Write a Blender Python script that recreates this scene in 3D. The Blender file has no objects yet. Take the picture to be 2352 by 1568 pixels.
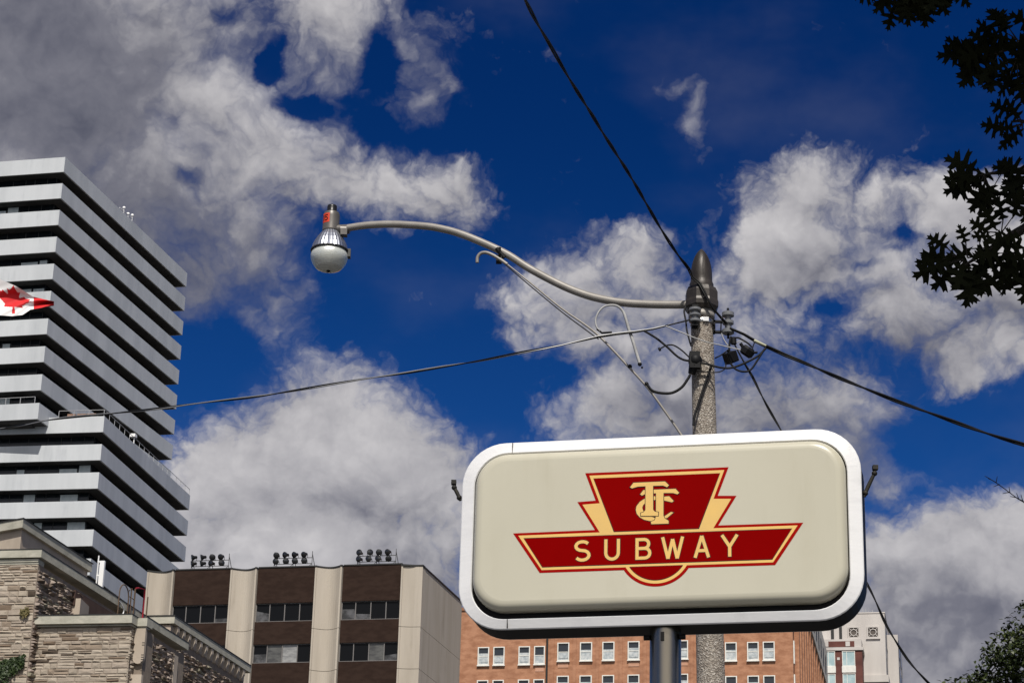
import bpy, bmesh, math, random
from math import sin, cos, tan, radians, degrees, pi, hypot, atan2, asin, sqrt
from mathutils import Vector, Matrix, noise

random.seed(7)
SC = bpy.context.scene
COL = SC.collection

# ------------------------------------------------------------------ camera
FPX, PITCH, ROLL, CZ = 5331.0, radians(21.3), radians(1.57), 1.6   # focal length in 1/2352 of the picture width
FWD = Vector((0, cos(PITCH), sin(PITCH)))
UP0 = Vector((0, -sin(PITCH), cos(PITCH)))
RGT = Vector((cos(ROLL), 0, 0)) + sin(ROLL) * UP0
UPV = cos(ROLL) * UP0 - Vector((sin(ROLL), 0, 0))
CAM = Vector((0, 0, CZ))
cd = bpy.data.cameras.new('camera')
cd.sensor_width = 36
cd.lens = 36 * FPX / 2352
cd.clip_start = 0.1
cd.clip_end = 5000
cam = bpy.data.objects.new('camera', cd)
m = Matrix((RGT, UPV, -FWD)).transposed().to_4x4()
m.translation = CAM
cam.matrix_world = m
COL.objects.link(cam)
SC.camera = cam

SUN_AZ, SUN_EL = 178.3, 52.0
SC.view_settings.view_transform = 'Standard'
SC.view_settings.look = 'None'
SC.view_settings.exposure = 0.03
SC.view_settings.gamma = 1.0
SC.view_settings.use_curve_mapping = False
sl = bpy.data.lights.new('sun', 'SUN')
sl.energy = 4.7
sl.angle = radians(0.5)
sl.color = (1.0, 0.95, 0.87)
sun = bpy.data.objects.new('sun', sl)
sd = Vector((sin(radians(SUN_AZ)) * cos(radians(SUN_EL)), cos(radians(SUN_AZ)) * cos(radians(SUN_EL)), sin(radians(SUN_EL))))
sun.rotation_euler = sd.to_track_quat('Z', 'Y').to_euler()
sun.location = (0, -20, 60)
COL.objects.link(sun)


def ray(X, Y):
    d = FWD + RGT * ((X - 1176) / FPX) - UPV * ((Y - 784) / FPX)
    return d.normalized()


def azel(X, Y):
    d = ray(X, Y)
    return degrees(atan2(d.x, d.y)), degrees(asin(d.z))


def at(X, Y, hd):                     # the point seen at (X, Y), hd metres away over the ground
    d = ray(X, Y)
    return CAM + d * (hd / hypot(d.x, d.y))


def on_wall(X, Y, p0, az, off=0.0):   # the point seen at (X, Y) on the upright plane through p0 that runs along az
    a = radians(az)
    n = Vector((cos(a), -sin(a), 0))
    d = ray(X, Y)
    q = Vector((p0[0], p0[1], 0)) + n * off
    k = ((q - CAM).dot(n)) / d.dot(n)
    return CAM + d * k


# ------------------------------------------------------------------ sky
class Nodes:
    def __init__(s, tree):
        s.t = tree

    def new(s, ty, **kw):
        n = s.t.nodes.new(ty)
        for k, v in kw.items():
            setattr(n, k, v)
        return n

    def put(s, sock, v):
        if isinstance(v, bpy.types.NodeSocket):
            s.t.links.new(v, sock)
        else:
            sock.default_value = v

    def math(s, op, a, b=None, c=None, clamp=False):
        n = s.new('ShaderNodeMath', operation=op, use_clamp=clamp)
        for i, v in enumerate((a, b, c)):
            if v is not None:
                s.put(n.inputs[i], v)
        return n.outputs[0]

    def vec(s, op, a, b=None, c=None):
        n = s.new('ShaderNodeVectorMath', operation=op)
        for i, v in enumerate((a, b, c)):
            if v is not None:
                s.put(n.inputs[i], v)
        return n.outputs['Value'] if op in ('LENGTH', 'DOT_PRODUCT', 'DISTANCE') else n.outputs['Vector']

    def noise(s, v, scale, detail=4, rough=0.55, dist=0.0, out='Fac'):
        n = s.new('ShaderNodeTexNoise')
        s.put(n.inputs['Vector'], v)
        n.inputs['Scale'].default_value = scale
        n.inputs['Detail'].default_value = detail
        n.inputs['Roughness'].default_value = rough
        n.inputs['Distortion'].default_value = dist
        return n.outputs[out]

    def step(s, x, lo, hi, a=0.0, b=1.0, kind='SMOOTHSTEP'):
        n = s.new('ShaderNodeMapRange', interpolation_type=kind)
        for i, v in enumerate((x, lo, hi, a, b)):
            s.put(n.inputs[i], v)
        return n.outputs[0]

    def mix(s, f, a, b, op='MIX'):
        n = s.new('ShaderNodeMix', data_type='RGBA', blend_type=op)
        s.put(n.inputs[0], f)
        s.put(n.inputs[6], a)
        s.put(n.inputs[7], b)
        return n.outputs[2]


# clouds: x, y, rx, ry, weight (where each mass stands in the sky, as seen from the street)
CLOUDS = [
    (970, 170, 120, 190, 0.62), (1010, 60, 110, 90, 0.55), (120, 150, 520, 420, 1.5), (330, 420, 420, 300, 1.2), (80, 480, 380, 380, 1.3), (480, 40, 330, 150, 0.85), (760, 30, 260, 150, 1.15),
    (600, 330, 330, 170, 1.15), (430, 230, 300, 180, 1.25), (800, 420, 300, 130, 1.05), (1010, 410, 170, 120, 0.95), (1090, 475, 110, 80, 0.75),
    (720, 150, 180, 110, 0.62), (930, 230, 120, 150, 0.5), (560, 560, 270, 210, 0.84), (610, 690, 190, 180, 0.72), (430, 620, 220, 240, 0.9), (640, 600, 130, 110, 0.6),
    (1010, 90, 120, 100, 0.4), (730, 810, 70, 70, 0.35),
    (760, 1060, 330, 240, 1.5), (560, 1120, 260, 220, 1.4), (920, 1110, 260, 200, 1.3), (700, 1300, 500, 260, 1.5), (1010, 1280, 240, 240, 1.0),
    (440, 1050, 130, 130, 0.9),
    (1440, 610, 170, 120, 1.0), (1320, 690, 230, 140, 1.1), (1210, 775, 140, 90, 0.85), (1520, 700, 200, 140, 0.9), (1420, 800, 240, 110, 0.95),
    (1500, 930, 330, 160, 1.2), (1330, 960, 150, 90, 0.85), (1700, 960, 300, 160, 1.0), (1560, 800, 240, 140, 0.8),
    (1840, 440, 210, 150, 1.1), (1800, 580, 240, 200, 1.25), (2010, 470, 210, 110, 1.0), (2220, 480, 240, 120, 1.15), (2330, 620, 260, 190, 1.2),
    (1760, 740, 220, 170, 0.85), (2080, 720, 240, 150, 1.05), (2010, 590, 250, 170, 0.9), (2260, 800, 260, 140, 1.05), (1900, 850, 240, 170, 0.8),
    (1900, 930, 230, 170, 1.0), (1970, 1030, 190, 180, 0.95), (2020, 1090, 120, 130, 0.7), (1640, 700, 150, 130, 0.8),
    (2240, 1330, 360, 200, 1.5), (2060, 1300, 200, 170, 1.2), (2330, 1230, 220, 120, 1.2), (2200, 1500, 400, 260, 1.5), (1700, 1480, 700, 260, 1.3),
    (1595, 270, 50, 110, 0.56), (1540, 205, 90, 40, 0.46), (1785, 200, 60, 45, 0.44), (1225, 500, 50, 40, 0.4), (1480, 700, 60, 60, 0.3), (2200, 1090, 80, 60, 0.3),
]
GAPS = [
    (625, 145, 34, 60, 0.75), (705, 230, 75, 40, 0.75), (510, 30, 60, 40, 0.6), (880, 110, 60, 110, 0.9), (1000, 310, 90, 50, 0.6), (860, 280, 60, 60, 0.6),
    (425, 412, 40, 30, 0.55), (445, 440, 30, 30, 0.4), (1835, 680, 90, 34, 0.45), (1905, 712, 60, 28, 0.45), (2078, 540, 40, 42, 0.5), (2045, 572, 50, 24, 0.45), (1985, 602, 80, 22, 0.4), (1680, 560, 50, 140, 0.5), (1490, 905, 50, 70, 0.5),
    (2200, 1000, 200, 90, 0.9), (1380, 830, 60, 40, 0.5), (480, 800, 160, 110, 0.7), (1130, 880, 110, 110, 0.7), (1500, 480, 140, 60, 0.5),
    (1300, 880, 80, 60, 0.5),
]
SOFT = [(150, 200, 900, 520, 1.0), (420, 640, 480, 330, 1.0), (860, 180, 300, 260, 0.9), (1560, 240, 260, 160, 0.8), (1960, 1050, 260, 200, 0.7), (2010, 600, 150, 110, 0.6)]   # thin veils without hard edges
SHADES = [  # where the masses are thick and grey underneath
    (60, 120, 420, 330, 1.0), (220, 560, 420, 300, 0.9), (520, 640, 300, 240, 0.6), (480, 60, 300, 110, 0.35), (330, 330, 260, 60, 0.35),
    (640, 1180, 300, 70, 0.22), (1040, 1290, 200, 160, 0.55), (1640, 930, 420, 140, 0.55), (2100, 770, 280, 120, 0.6), (1960, 1060, 220, 180, 0.7),
    (2230, 1480, 420, 180, 0.75), (1420, 740, 220, 70, 0.35), (1850, 640, 160, 100, 0.4), (2330, 720, 160, 120, 0.35), (2050, 1400, 200, 120, 0.3),
]


def build_sky():
    w = bpy.data.worlds.new('World')
    SC.world = w
    w.use_nodes = True
    t = w.node_tree
    t.nodes.clear()
    N = Nodes(t)
    tc = N.new('ShaderNodeTexCoord').outputs['Generated']
    sep = N.new('ShaderNodeSeparateXYZ')
    N.put(sep.inputs[0], tc)
    az = N.math('MULTIPLY', N.math('ARCTAN2', sep.outputs[0], sep.outputs[1]), 57.2958 * 0.92)
    el = N.math('MULTIPLY', N.math('ARCSINE', sep.outputs[2]), 57.2958)
    cmb = N.new('ShaderNodeCombineXYZ')
    N.put(cmb.inputs[0], az)
    N.put(cmb.inputs[1], el)
    base = cmb.outputs[0]
    D1 = 180 / pi / FPX                                   # degrees per unit

    def blobs(grp_name, items, soft):
        g = bpy.data.node_groups.new(grp_name, 'ShaderNodeTree')
        g.interface.new_socket('Vector', in_out='INPUT', socket_type='NodeSocketVector')
        g.interface.new_socket('Value', in_out='OUTPUT', socket_type='NodeSocketFloat')
        G = Nodes(g)
        gi = G.new('NodeGroupInput').outputs[0]
        go = G.new('NodeGroupOutput')
        tot = None
        for (x, y, rx, ry, wt) in items:
            a, e = azel(x, y)
            a *= 0.92
            v = G.vec('MULTIPLY_ADD', gi, (1 / (rx * D1), 1 / (ry * D1), 0), (-a / (rx * D1), -e / (ry * D1), 0))
            ln = G.vec('LENGTH', v)
            f = G.step(ln, 0.0, soft, wt, 0.0)
            if tot is None:
                tot = f
            else:
                n = G.new('ShaderNodeMath', operation='SMOOTH_MAX')
                G.put(n.inputs[0], tot)
                G.put(n.inputs[1], f)
                n.inputs[2].default_value = 0.25
                tot = n.outputs[0]
        G.put(go.inputs[0], tot)
        return g

    gc, gg, gs, gv = blobs('cloud_masses', CLOUDS, 1.5), blobs('cloud_gaps', GAPS, 1.5), blobs('cloud_shades', SHADES, 1.6), blobs('cloud_veils', SOFT, 1.2)

    # density of the cloud at a point of the sky
    g = bpy.data.node_groups.new('cloud_density', 'ShaderNodeTree')
    g.interface.new_socket('Vector', in_out='INPUT', socket_type='NodeSocketVector')
    g.interface.new_socket('Value', in_out='OUTPUT', socket_type='NodeSocketFloat')
    g.interface.new_socket('Smooth', in_out='OUTPUT', socket_type='NodeSocketFloat')
    G = Nodes(g)
    gi = G.new('NodeGroupInput').outputs[0]
    go = G.new('NodeGroupOutput')
    wcol = G.noise(gi, 0.42, 5, 0.55, out='Color')
    wv = G.vec('MULTIPLY_ADD', wcol, (1.5, 1.5, 0), (-0.75, -0.75, 0))
    wcol2 = G.noise(gi, 1.9, 5, 0.6, out='Color')
    wv2 = G.vec('MULTIPLY_ADD', wcol2, (0.36, 0.36, 0), (-0.18, -0.18, 0))
    p = G.vec('ADD', G.vec('ADD', gi, wv), wv2)

    def call(grp, v):
        n = G.new('ShaderNodeGroup')
        n.node_tree = grp
        G.put(n.inputs[0], v)
        return n.outputs[0]
    d = G.math('SUBTRACT', call(gc, p), call(gg, p))
    f1 = G.noise(p, 0.55, 4, 0.5)
    b1 = G.math('ABSOLUTE', G.math('MULTIPLY_ADD', G.noise(p, 1.15, 3, 0.5), 2.0, -1.0))
    b2 = G.math('ABSOLUTE', G.math('MULTIPLY_ADD', G.noise(p, 2.9, 4, 0.55), 2.0, -1.0))
    f2 = G.noise(p, 4.5, 6, 0.6)
    d = G.math('MULTIPLY_ADD', G.math('SUBTRACT', f1, 0.5), 0.95, d)
    d = G.math('MULTIPLY_ADD', G.math('SUBTRACT', b1, 0.2), 0.50, d)
    G.put(go.inputs[1], G.math('MULTIPLY_ADD', G.math('SUBTRACT', b2, 0.2), 0.05, d))
    d = G.math('MULTIPLY_ADD', G.math('SUBTRACT', b2, 0.2), 0.28, d)
    d = G.math('MULTIPLY_ADD', G.math('SUBTRACT', f2, 0.5), 0.22, d)
    G.put(go.inputs[0], d)

    def dens(v):
        n = N.new('ShaderNodeGroup')
        n.node_tree = g
        N.put(n.inputs[0], v)
        return n.outputs
    d0, s0 = dens(base)[:2]
    s1 = dens(N.vec('ADD', base, (-0.12, 0.42, 0)))[1]
    # clouds over the rest of the sky
    far = N.vec('LENGTH', N.vec('MULTIPLY', N.vec('SUBTRACT', base, (0, 21, 0)), (1 / 22, 1 / 17, 0)))
    ff = N.math('MULTIPLY', N.step(far, 0.85, 1.3), N.step(N.noise(tc, 2.2, 7, 0.6), 0.46, 0.66))
    alpha = N.math('ADD', N.step(d0, 0.14, 0.52, 0.0, 0.25), N.step(d0, 0.31, 0.80, 0.0, 0.75))
    sv_ = N.new('ShaderNodeGroup')
    sv_.node_tree = gv
    N.put(sv_.inputs[0], base)
    sw = N.step(sv_.outputs[0], 0.1, 0.75)
    asoft = N.step(N.math('MULTIPLY_ADD', N.math('SUBTRACT', d0, s0), 0.40, s0), 0.06, 1.0)
    mx = N.new('ShaderNodeMix', data_type='FLOAT')
    N.put(mx.inputs[0], sw)
    N.put(mx.inputs[2], alpha)
    N.put(mx.inputs[3], asoft)
    veil = N.step(N.noise(N.vec('MULTIPLY', base, (0.8, 1.3, 1)), 0.16, 5, 0.55), 0.45, 0.75, 0.0, 0.06)
    alpha = N.math('MAXIMUM', N.math('MAXIMUM', mx.outputs[0], veil), ff)
    alpha = N.math('MULTIPLY', alpha, 0.97)
    lit = N.math('MULTIPLY_ADD', N.math('SUBTRACT', s0, s1), 0.34, 0.70, clamp=True)
    thick = N.step(d0, 0.35, 1.5)
    sh = N.new('ShaderNodeGroup')
    sh.node_tree = gs
    wn = N.noise(base, 0.35, 4, 0.5, out='Color')
    N.put(sh.inputs[0], N.vec('ADD', base, N.vec('MULTIPLY_ADD', wn, (3, 3, 0), (-1.5, -1.5, 0))))
    soft = N.noise(base, 0.42, 5, 0.5)
    br = N.math('MULTIPLY_ADD', N.math('SUBTRACT', soft, 0.5), 0.7, lit)
    br = N.math('MULTIPLY_ADD', sh.outputs[0], -0.62, br, clamp=False)
    br = N.math('MULTIPLY_ADD', thick, 0.10, br, clamp=True)
    ramp = N.new('ShaderNodeValToRGB')
    el_ = ramp.color_ramp.elements
    el_[0].position, el_[0].color = 0.0, (0.085, 0.090, 0.125, 1)
    el_[1].position, el_[1].color = 1.0, (0.66, 0.64, 0.645, 1)
    e = el_.new(0.35)
    e.color = (0.19, 0.19, 0.225, 1)
    e = el_.new(0.62)
    e.color = (0.41, 0.40, 0.42, 1)
    N.put(ramp.inputs[0], br)
    sky = N.new('ShaderNodeTexSky', sky_type='NISHITA')
    sky.sun_disc = False
    sky.sun_elevation = radians(SUN_EL)
    sky.sun_rotation = radians(SUN_AZ)
    sky.air_density = 1.0
    sky.dust_density = 0.2
    sky.ozone_density = 2.0
    grade = N.mix(N.step(el, 13.0, 29.0), (0.055, 0.255, 0.60, 1), (0.008, 0.122, 0.365, 1))
    deep = N.mix(1.0, sky.outputs[0], grade, 'MULTIPLY')
    cl = N.mix(1.0, ramp.outputs[0], (10, 10, 10, 1), 'MULTIPLY')
    colr = N.mix(alpha, deep, cl)
    # bright haze added low on the sun's side, for highlights and front fill
    sx_, sy_ = sin(radians(SUN_AZ)), cos(radians(SUN_AZ))
    gl = N.math('MULTIPLY', N.step(N.vec('DOT_PRODUCT', tc, (sx_, sy_, 0.25)), 0.70, 1.02), N.step(sep.outputs[2], -0.02, 0.12))
    colr = N.mix(N.math('MULTIPLY', gl, 0.9), colr, (11, 10.6, 10, 1))
    bg = N.new('ShaderNodeBackground')
    bg.inputs['Strength'].default_value = 0.1
    N.put(bg.inputs['Color'], colr)
    out = N.new('ShaderNodeOutputWorld')
    N.put(out.inputs[0], bg.outputs[0])
    w.cycles.sampling_method = 'MANUAL'
    w.cycles.sample_map_resolution = 512


build_sky()

# ------------------------------------------------------------------ materials
MATS = {}


def mat(name, c1, c2=None, scale=1.0, stretch=(1, 1, 1), rough=0.8, metal=0.0, bump=0.0, bump_scale=None, spec=0.4, coat=0.0,
        trans=0.0, lo=0.35, hi=0.65, detail=5, island=None, ior=1.45, speck=None, streak=None):
    if name in MATS:
        return MATS[name]
    mt = bpy.data.materials.new(name)
    mt.use_nodes = True
    t = mt.node_tree
    N = Nodes(t)
    b = t.nodes['Principled BSDF']
    b.inputs['Roughness'].default_value = rough
    b.inputs['Metallic'].default_value = metal
    b.inputs['Specular IOR Level'].default_value = spec
    b.inputs['Coat Weight'].default_value = coat
    b.inputs['Coat Roughness'].default_value = 0.08
    b.inputs['Transmission Weight'].default_value = trans
    b.inputs['IOR'].default_value = ior
    co = N.new('ShaderNodeTexCoord').outputs['Object']
    v = N.vec('MULTIPLY', co, stretch)
    col = (*c1, 1)
    if c2 is not None:
        f = N.step(N.noise(v, scale, detail, 0.6), lo, hi)
        col = N.mix(f, (*c1, 1), (*c2, 1))
    if island:                                         # each block its own tone
        r = N.new('ShaderNodeNewGeometry').outputs['Random Per Island']
        cr = N.new('ShaderNodeValToRGB')
        cr.color_ramp.interpolation = 'CONSTANT'
        els = cr.color_ramp.elements
        for i, (p, c) in enumerate(island):
            e = els[i] if i < 2 else els.new(p)
            e.position = p
            e.color = (*c, 1)
        N.put(cr.inputs[0], r)
        col = N.mix(0.35, cr.outputs[0], col, 'MULTIPLY') if c2 is not None else cr.outputs[0]
        if c2 is not None:
            col = N.mix(0.55, cr.outputs[0], N.mix(1.0, cr.outputs[0], N.mix(f, (*c1, 1), (*c2, 1)), 'MULTIPLY'))
    if speck:                                          # small stones of other tones
        vo = N.new('ShaderNodeTexVoronoi')
        N.put(vo.inputs['Vector'], co)
        vo.inputs['Scale'].default_value = speck[0]
        sx = N.new('ShaderNodeSeparateXYZ')
        N.put(sx.inputs[0], vo.outputs['Color'])
        cr = N.new('ShaderNodeValToRGB')
        cr.color_ramp.interpolation = 'CONSTANT'
        els = cr.color_ramp.elements
        for i, (p, c) in enumerate(speck[1]):
            e = els[i] if i < 2 else els.new(p)
            e.position = p
            e.color = (*c, 1)
        N.put(cr.inputs[0], sx.outputs[0])
        col = cr.outputs[0] if c2 is None else N.mix(0.35, cr.outputs[0], col)
    if streak:                                         # rain streaks and soot: strength, tone, width scale, how stretched
        stn, tone, sc_, sz = streak
        sv = N.vec('MULTIPLY', co, (sc_, sc_, sc_ * sz))
        fa = N.step(N.noise(sv, 1.0, 6, 0.65), 0.48, 0.78)
        fb = N.step(N.noise(N.vec('MULTIPLY', co, (sc_ * .3, sc_ * .3, sc_ * .3)), 1.0, 4, 0.6), 0.38, 0.62)
        col = N.mix(N.math('MULTIPLY', N.math('MULTIPLY', fa, fb), stn), col, (*tone, 1))
    N.put(b.inputs['Base Color'], col)
    if bump:
        bn = N.new('ShaderNodeBump')
        bn.inputs['Strength'].default_value = min(1.0, bump)
        bn.inputs['Distance'].default_value = 0.02 * max(1.0, bump)
        if speck:
            N.put(bn.inputs['Height'], vo.outputs['Distance'])
        else:
            N.put(bn.inputs['Height'], N.noise(v, bump_scale or scale * 4, 6, 0.65))
        N.put(b.inputs['Normal'], bn.outputs[0])
    MATS[name] = mt
    return mt


# ------------------------------------------------------------------ mesh helpers
class MB:
    """collects shapes in one mesh; f maps the shapes' own coordinates into the world"""

    def __init__(s, f=None):
        s.v, s.f, s.mi, s.fn, s.sm = [], [], [], f, []

    def add(s, vs, fs, mi=0, smooth=False):
        o = len(s.v)
        s.v += [s.fn(Vector(p)) if s.fn else Vector(p) for p in vs]
        for f in fs:
            s.f.append([o + i for i in f])
            s.mi.append(mi)
            s.sm.append(smooth)

    def box(s, a, b, mi=0, top=None):
        (x0, y0, z0), (x1, y1, z1) = a, b
        vs = [(x0, y0, z0), (x1, y0, z0), (x1, y1, z0), (x0, y1, z0), (x0, y0, z1), (x1, y0, z1), (x1, y1, z1), (x0, y1, z1)]
        fs = [(0, 3, 2, 1), (4, 5, 6, 7), (0, 1, 5, 4), (1, 2, 6, 5), (2, 3, 7, 6), (3, 0, 4, 7)]
        s.add(vs, fs, mi)

    def prism(s, poly, z0, z1, axis='z', mi=0):
        """poly in the plane across axis, anticlockwise seen from +axis ('z': xy; 'y': xz seen from the front, -y)"""
        n = len(poly)
        if axis == 'z':
            vs = [(x, y, z0) for x, y in poly] + [(x, y, z1) for x, y in poly]
        else:                                           # extruded along y, z0 nearer the front
            vs = [(x, z1, z) for x, z in poly] + [(x, z0, z) for x, z in poly]
        fs = [list(range(n))[::-1], list(range(n, 2 * n))]
        for i in range(n):
            j = (i + 1) % n
            fs.append((i, j, n + j, n + i))
        s.add(vs, fs, mi)

    def lathe(s, prof, c=(0, 0, 0), n=32, mi=0, smooth=True):
        vs, fs = [], []
        for r, z in prof:
            for k in range(n):
                a = 2 * pi * k / n
                vs.append((c[0] + r * cos(a), c[1] + r * sin(a), c[2] + z))
        for i in range(len(prof) - 1):
            for k in range(n):
                k2 = (k + 1) % n
                fs.append((i * n + k, i * n + k2, (i + 1) * n + k2, (i + 1) * n + k))
        s.add(vs, fs, mi, smooth)
        s.add(vs[:n], [list(range(n))[::-1]], mi)
        s.add(vs[-n:], [list(range(n))], mi)

    def tube(s, pts, r, n=8, mi=0, smooth=True):
        pts = [Vector(p) for p in pts]
        rs = r if isinstance(r, (list, tuple)) else [r] * len(pts)
        vs, fs = [], []
        nrm = None
        for i, p in enumerate(pts):
            t = (pts[min(i + 1, len(pts) - 1)] - pts[max(i - 1, 0)]).normalized()
            if nrm is None:
                nrm = t.orthogonal().normalized()
            else:
                nrm = (nrm - t * nrm.dot(t)).normalized()
            bn = t.cross(nrm)
            for k in range(n):
                a = 2 * pi * k / n
                vs.append(p + (nrm * cos(a) + bn * sin(a)) * rs[i])
        for i in range(len(pts) - 1):
            for k in range(n):
                k2 = (k + 1) % n
                fs.append((i * n + k, i * n + k2, (i + 1) * n + k2, (i + 1) * n + k))
        s.add(vs, fs, mi, smooth)
        s.add(vs[:n], [list(range(n))[::-1]], mi)
        s.add(vs[-n:], [list(range(n))], mi)

    def ball(s, c, r, mi=0, n=10, k=6):
        prof = [(max(1e-4, r * sin(pi * i / k)), -r * cos(pi * i / k)) for i in range(k + 1)]
        s.lathe(prof, c, n, mi)

    def build(s, name, mats, parent=None, loc=None):
        o3 = Vector(loc) if loc is not None else (parent.matrix_world.translation.copy() if parent is not None else Vector((0, 0, 0)))
        me = bpy.data.meshes.new(name)
        me.from_pydata([v - o3 for v in s.v], [], s.f)
        if not isinstance(mats, (list, tuple)):
            mats = [mats]
        for mm in mats:
            me.materials.append(mm)
        me.polygons.foreach_set('material_index', s.mi)
        me.polygons.foreach_set('use_smooth', s.sm)
        me.update()
        ob = bpy.data.objects.new(name, me)
        COL.objects.link(ob)
        if parent is not None:
            ob.parent = parent
            ob.matrix_parent_inverse = Matrix()
            if loc is not None:
                ob.location = o3 - WLOC[parent.name]
            WLOC[ob.name] = o3
        else:
            ob.location = o3
            WLOC[ob.name] = o3
        return ob


WLOC = {}


def tag(o, label=None, cat=None, group=None, kind=None):
    for k, v in (('label', label), ('category', cat), ('group', group), ('kind', kind)):
        if v:
            o[k] = v
    return o


class Root:
    pass


def empty(name, loc):
    o = bpy.data.objects.new(name, None)
    o.empty_display_size = 0.5
    o.location = loc
    COL.objects.link(o)
    WLOC[o.name] = Vector(loc)
    return o


def part(mb, name, mats, parent):
    """a part in its parent's coordinates"""
    w = WLOC[parent.name]
    me = bpy.data.meshes.new(name)
    me.from_pydata([v - w for v in mb.v], [], mb.f)
    for mm in (mats if isinstance(mats, (list, tuple)) else [mats]):
        me.materials.append(mm)
    me.polygons.foreach_set('material_index', mb.mi)
    me.polygons.foreach_set('use_smooth', mb.sm)
    me.update()
    ob = bpy.data.objects.new(name, me)
    COL.objects.link(ob)
    ob.parent = parent
    WLOC[ob.name] = w
    return ob


def whole(mb, name, mats, loc):
    """a thing that is one mesh, its origin at loc"""
    return mb.build(name, mats, None, loc)


def frame(o, uaz, waz):
    """skew frame: u to the right along the front, w into the building, z up"""
    U = Vector((sin(radians(uaz)), cos(radians(uaz)), 0))
    W = Vector((sin(radians(waz)), cos(radians(waz)), 0))
    O = Vector((o[0], o[1], 0))
    return lambda p: O + U * p[0] + W * p[1] + Vector((0, 0, p[2]))


def smooth_path(pts, n=6):
    """Catmull-Rom through pts"""
    pts = [Vector(p) for p in pts]
    q = [pts[0] * 2 - pts[1]] + pts + [pts[-1] * 2 - pts[-2]]
    out = []
    for i in range(1, len(q) - 2):
        p0, p1, p2, p3 = q[i - 1], q[i], q[i + 1], q[i + 2]
        for k in range(n):
            t = k / n
            out.append(0.5 * ((2 * p1) + (p2 - p0) * t + (2 * p0 - 5 * p1 + 4 * p2 - p3) * t * t + (3 * p1 - p0 - 3 * p2 + p3) * t ** 3))
    out.append(pts[-1])
    return out


# zoom windows on the photograph -> picture coordinates
def zoomed(ox, oy, sc):
    return lambda x, y: ((ox + x / sc) * 0.91875, (oy + y / sc) * 0.91875)


# ================================================================== setting: ground, road, pavement
def sheet(name, x0, x1, y0, y1, z, mt, nx=2, ny=2):
    mb = MB()
    vs = [(x0 + (x1 - x0) * i / nx, y0 + (y1 - y0) * j / ny, z) for j in range(ny + 1) for i in range(nx + 1)]
    fs = [(j * (nx + 1) + i, j * (nx + 1) + i + 1, (j + 1) * (nx + 1) + i + 1, (j + 1) * (nx + 1) + i) for j in range(ny) for i in range(nx)]
    mb.add(vs, fs)
    return tag(whole(mb, name, mt, (0, 0, 0)), kind='structure')


sheet('ground', -1500, 1500, -1500, 2500, 0.0, mat('ground_earth', (0.04, 0.04, 0.035), (0.06, 0.055, 0.045), 0.2))
sheet('road', -400, 400, 26, 44, 0.004, mat('asphalt', (0.045, 0.045, 0.047), (0.06, 0.06, 0.06), 3.0))
mb = MB()
mb.box((-400, -8, 0.002), (400, 26, 0.13))
tag(whole(mb, 'pavement', mat('paving_concrete', (0.09, 0.088, 0.082), (0.12, 0.115, 0.11), 1.5), (0, 0, 0)), kind='structure')


# ================================================================== condominium tower of stacked, overhanging blocks
TW = mat('tower_panel', (0.44, 0.46, 0.48), (0.53, 0.55, 0.57), 0.35, (1, 1, 0.15), rough=0.55, bump=0.0, lo=0.3, hi=0.7, streak=(0.45, (0.30, 0.32, 0.35), 1.3, .12))
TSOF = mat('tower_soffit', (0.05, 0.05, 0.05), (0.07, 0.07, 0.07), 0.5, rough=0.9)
TGL = mat('tower_glass', (0.012, 0.015, 0.018), rough=0.12, spec=0.35)
TGL2 = mat('tower_curtain', (0.50, 0.55, 0.56), (0.62, 0.66, 0.66), 2.0, rough=0.6)
STEEL = mat('railing_steel', (0.42, 0.42, 0.43), rough=0.45, metal=0.3)


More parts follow.
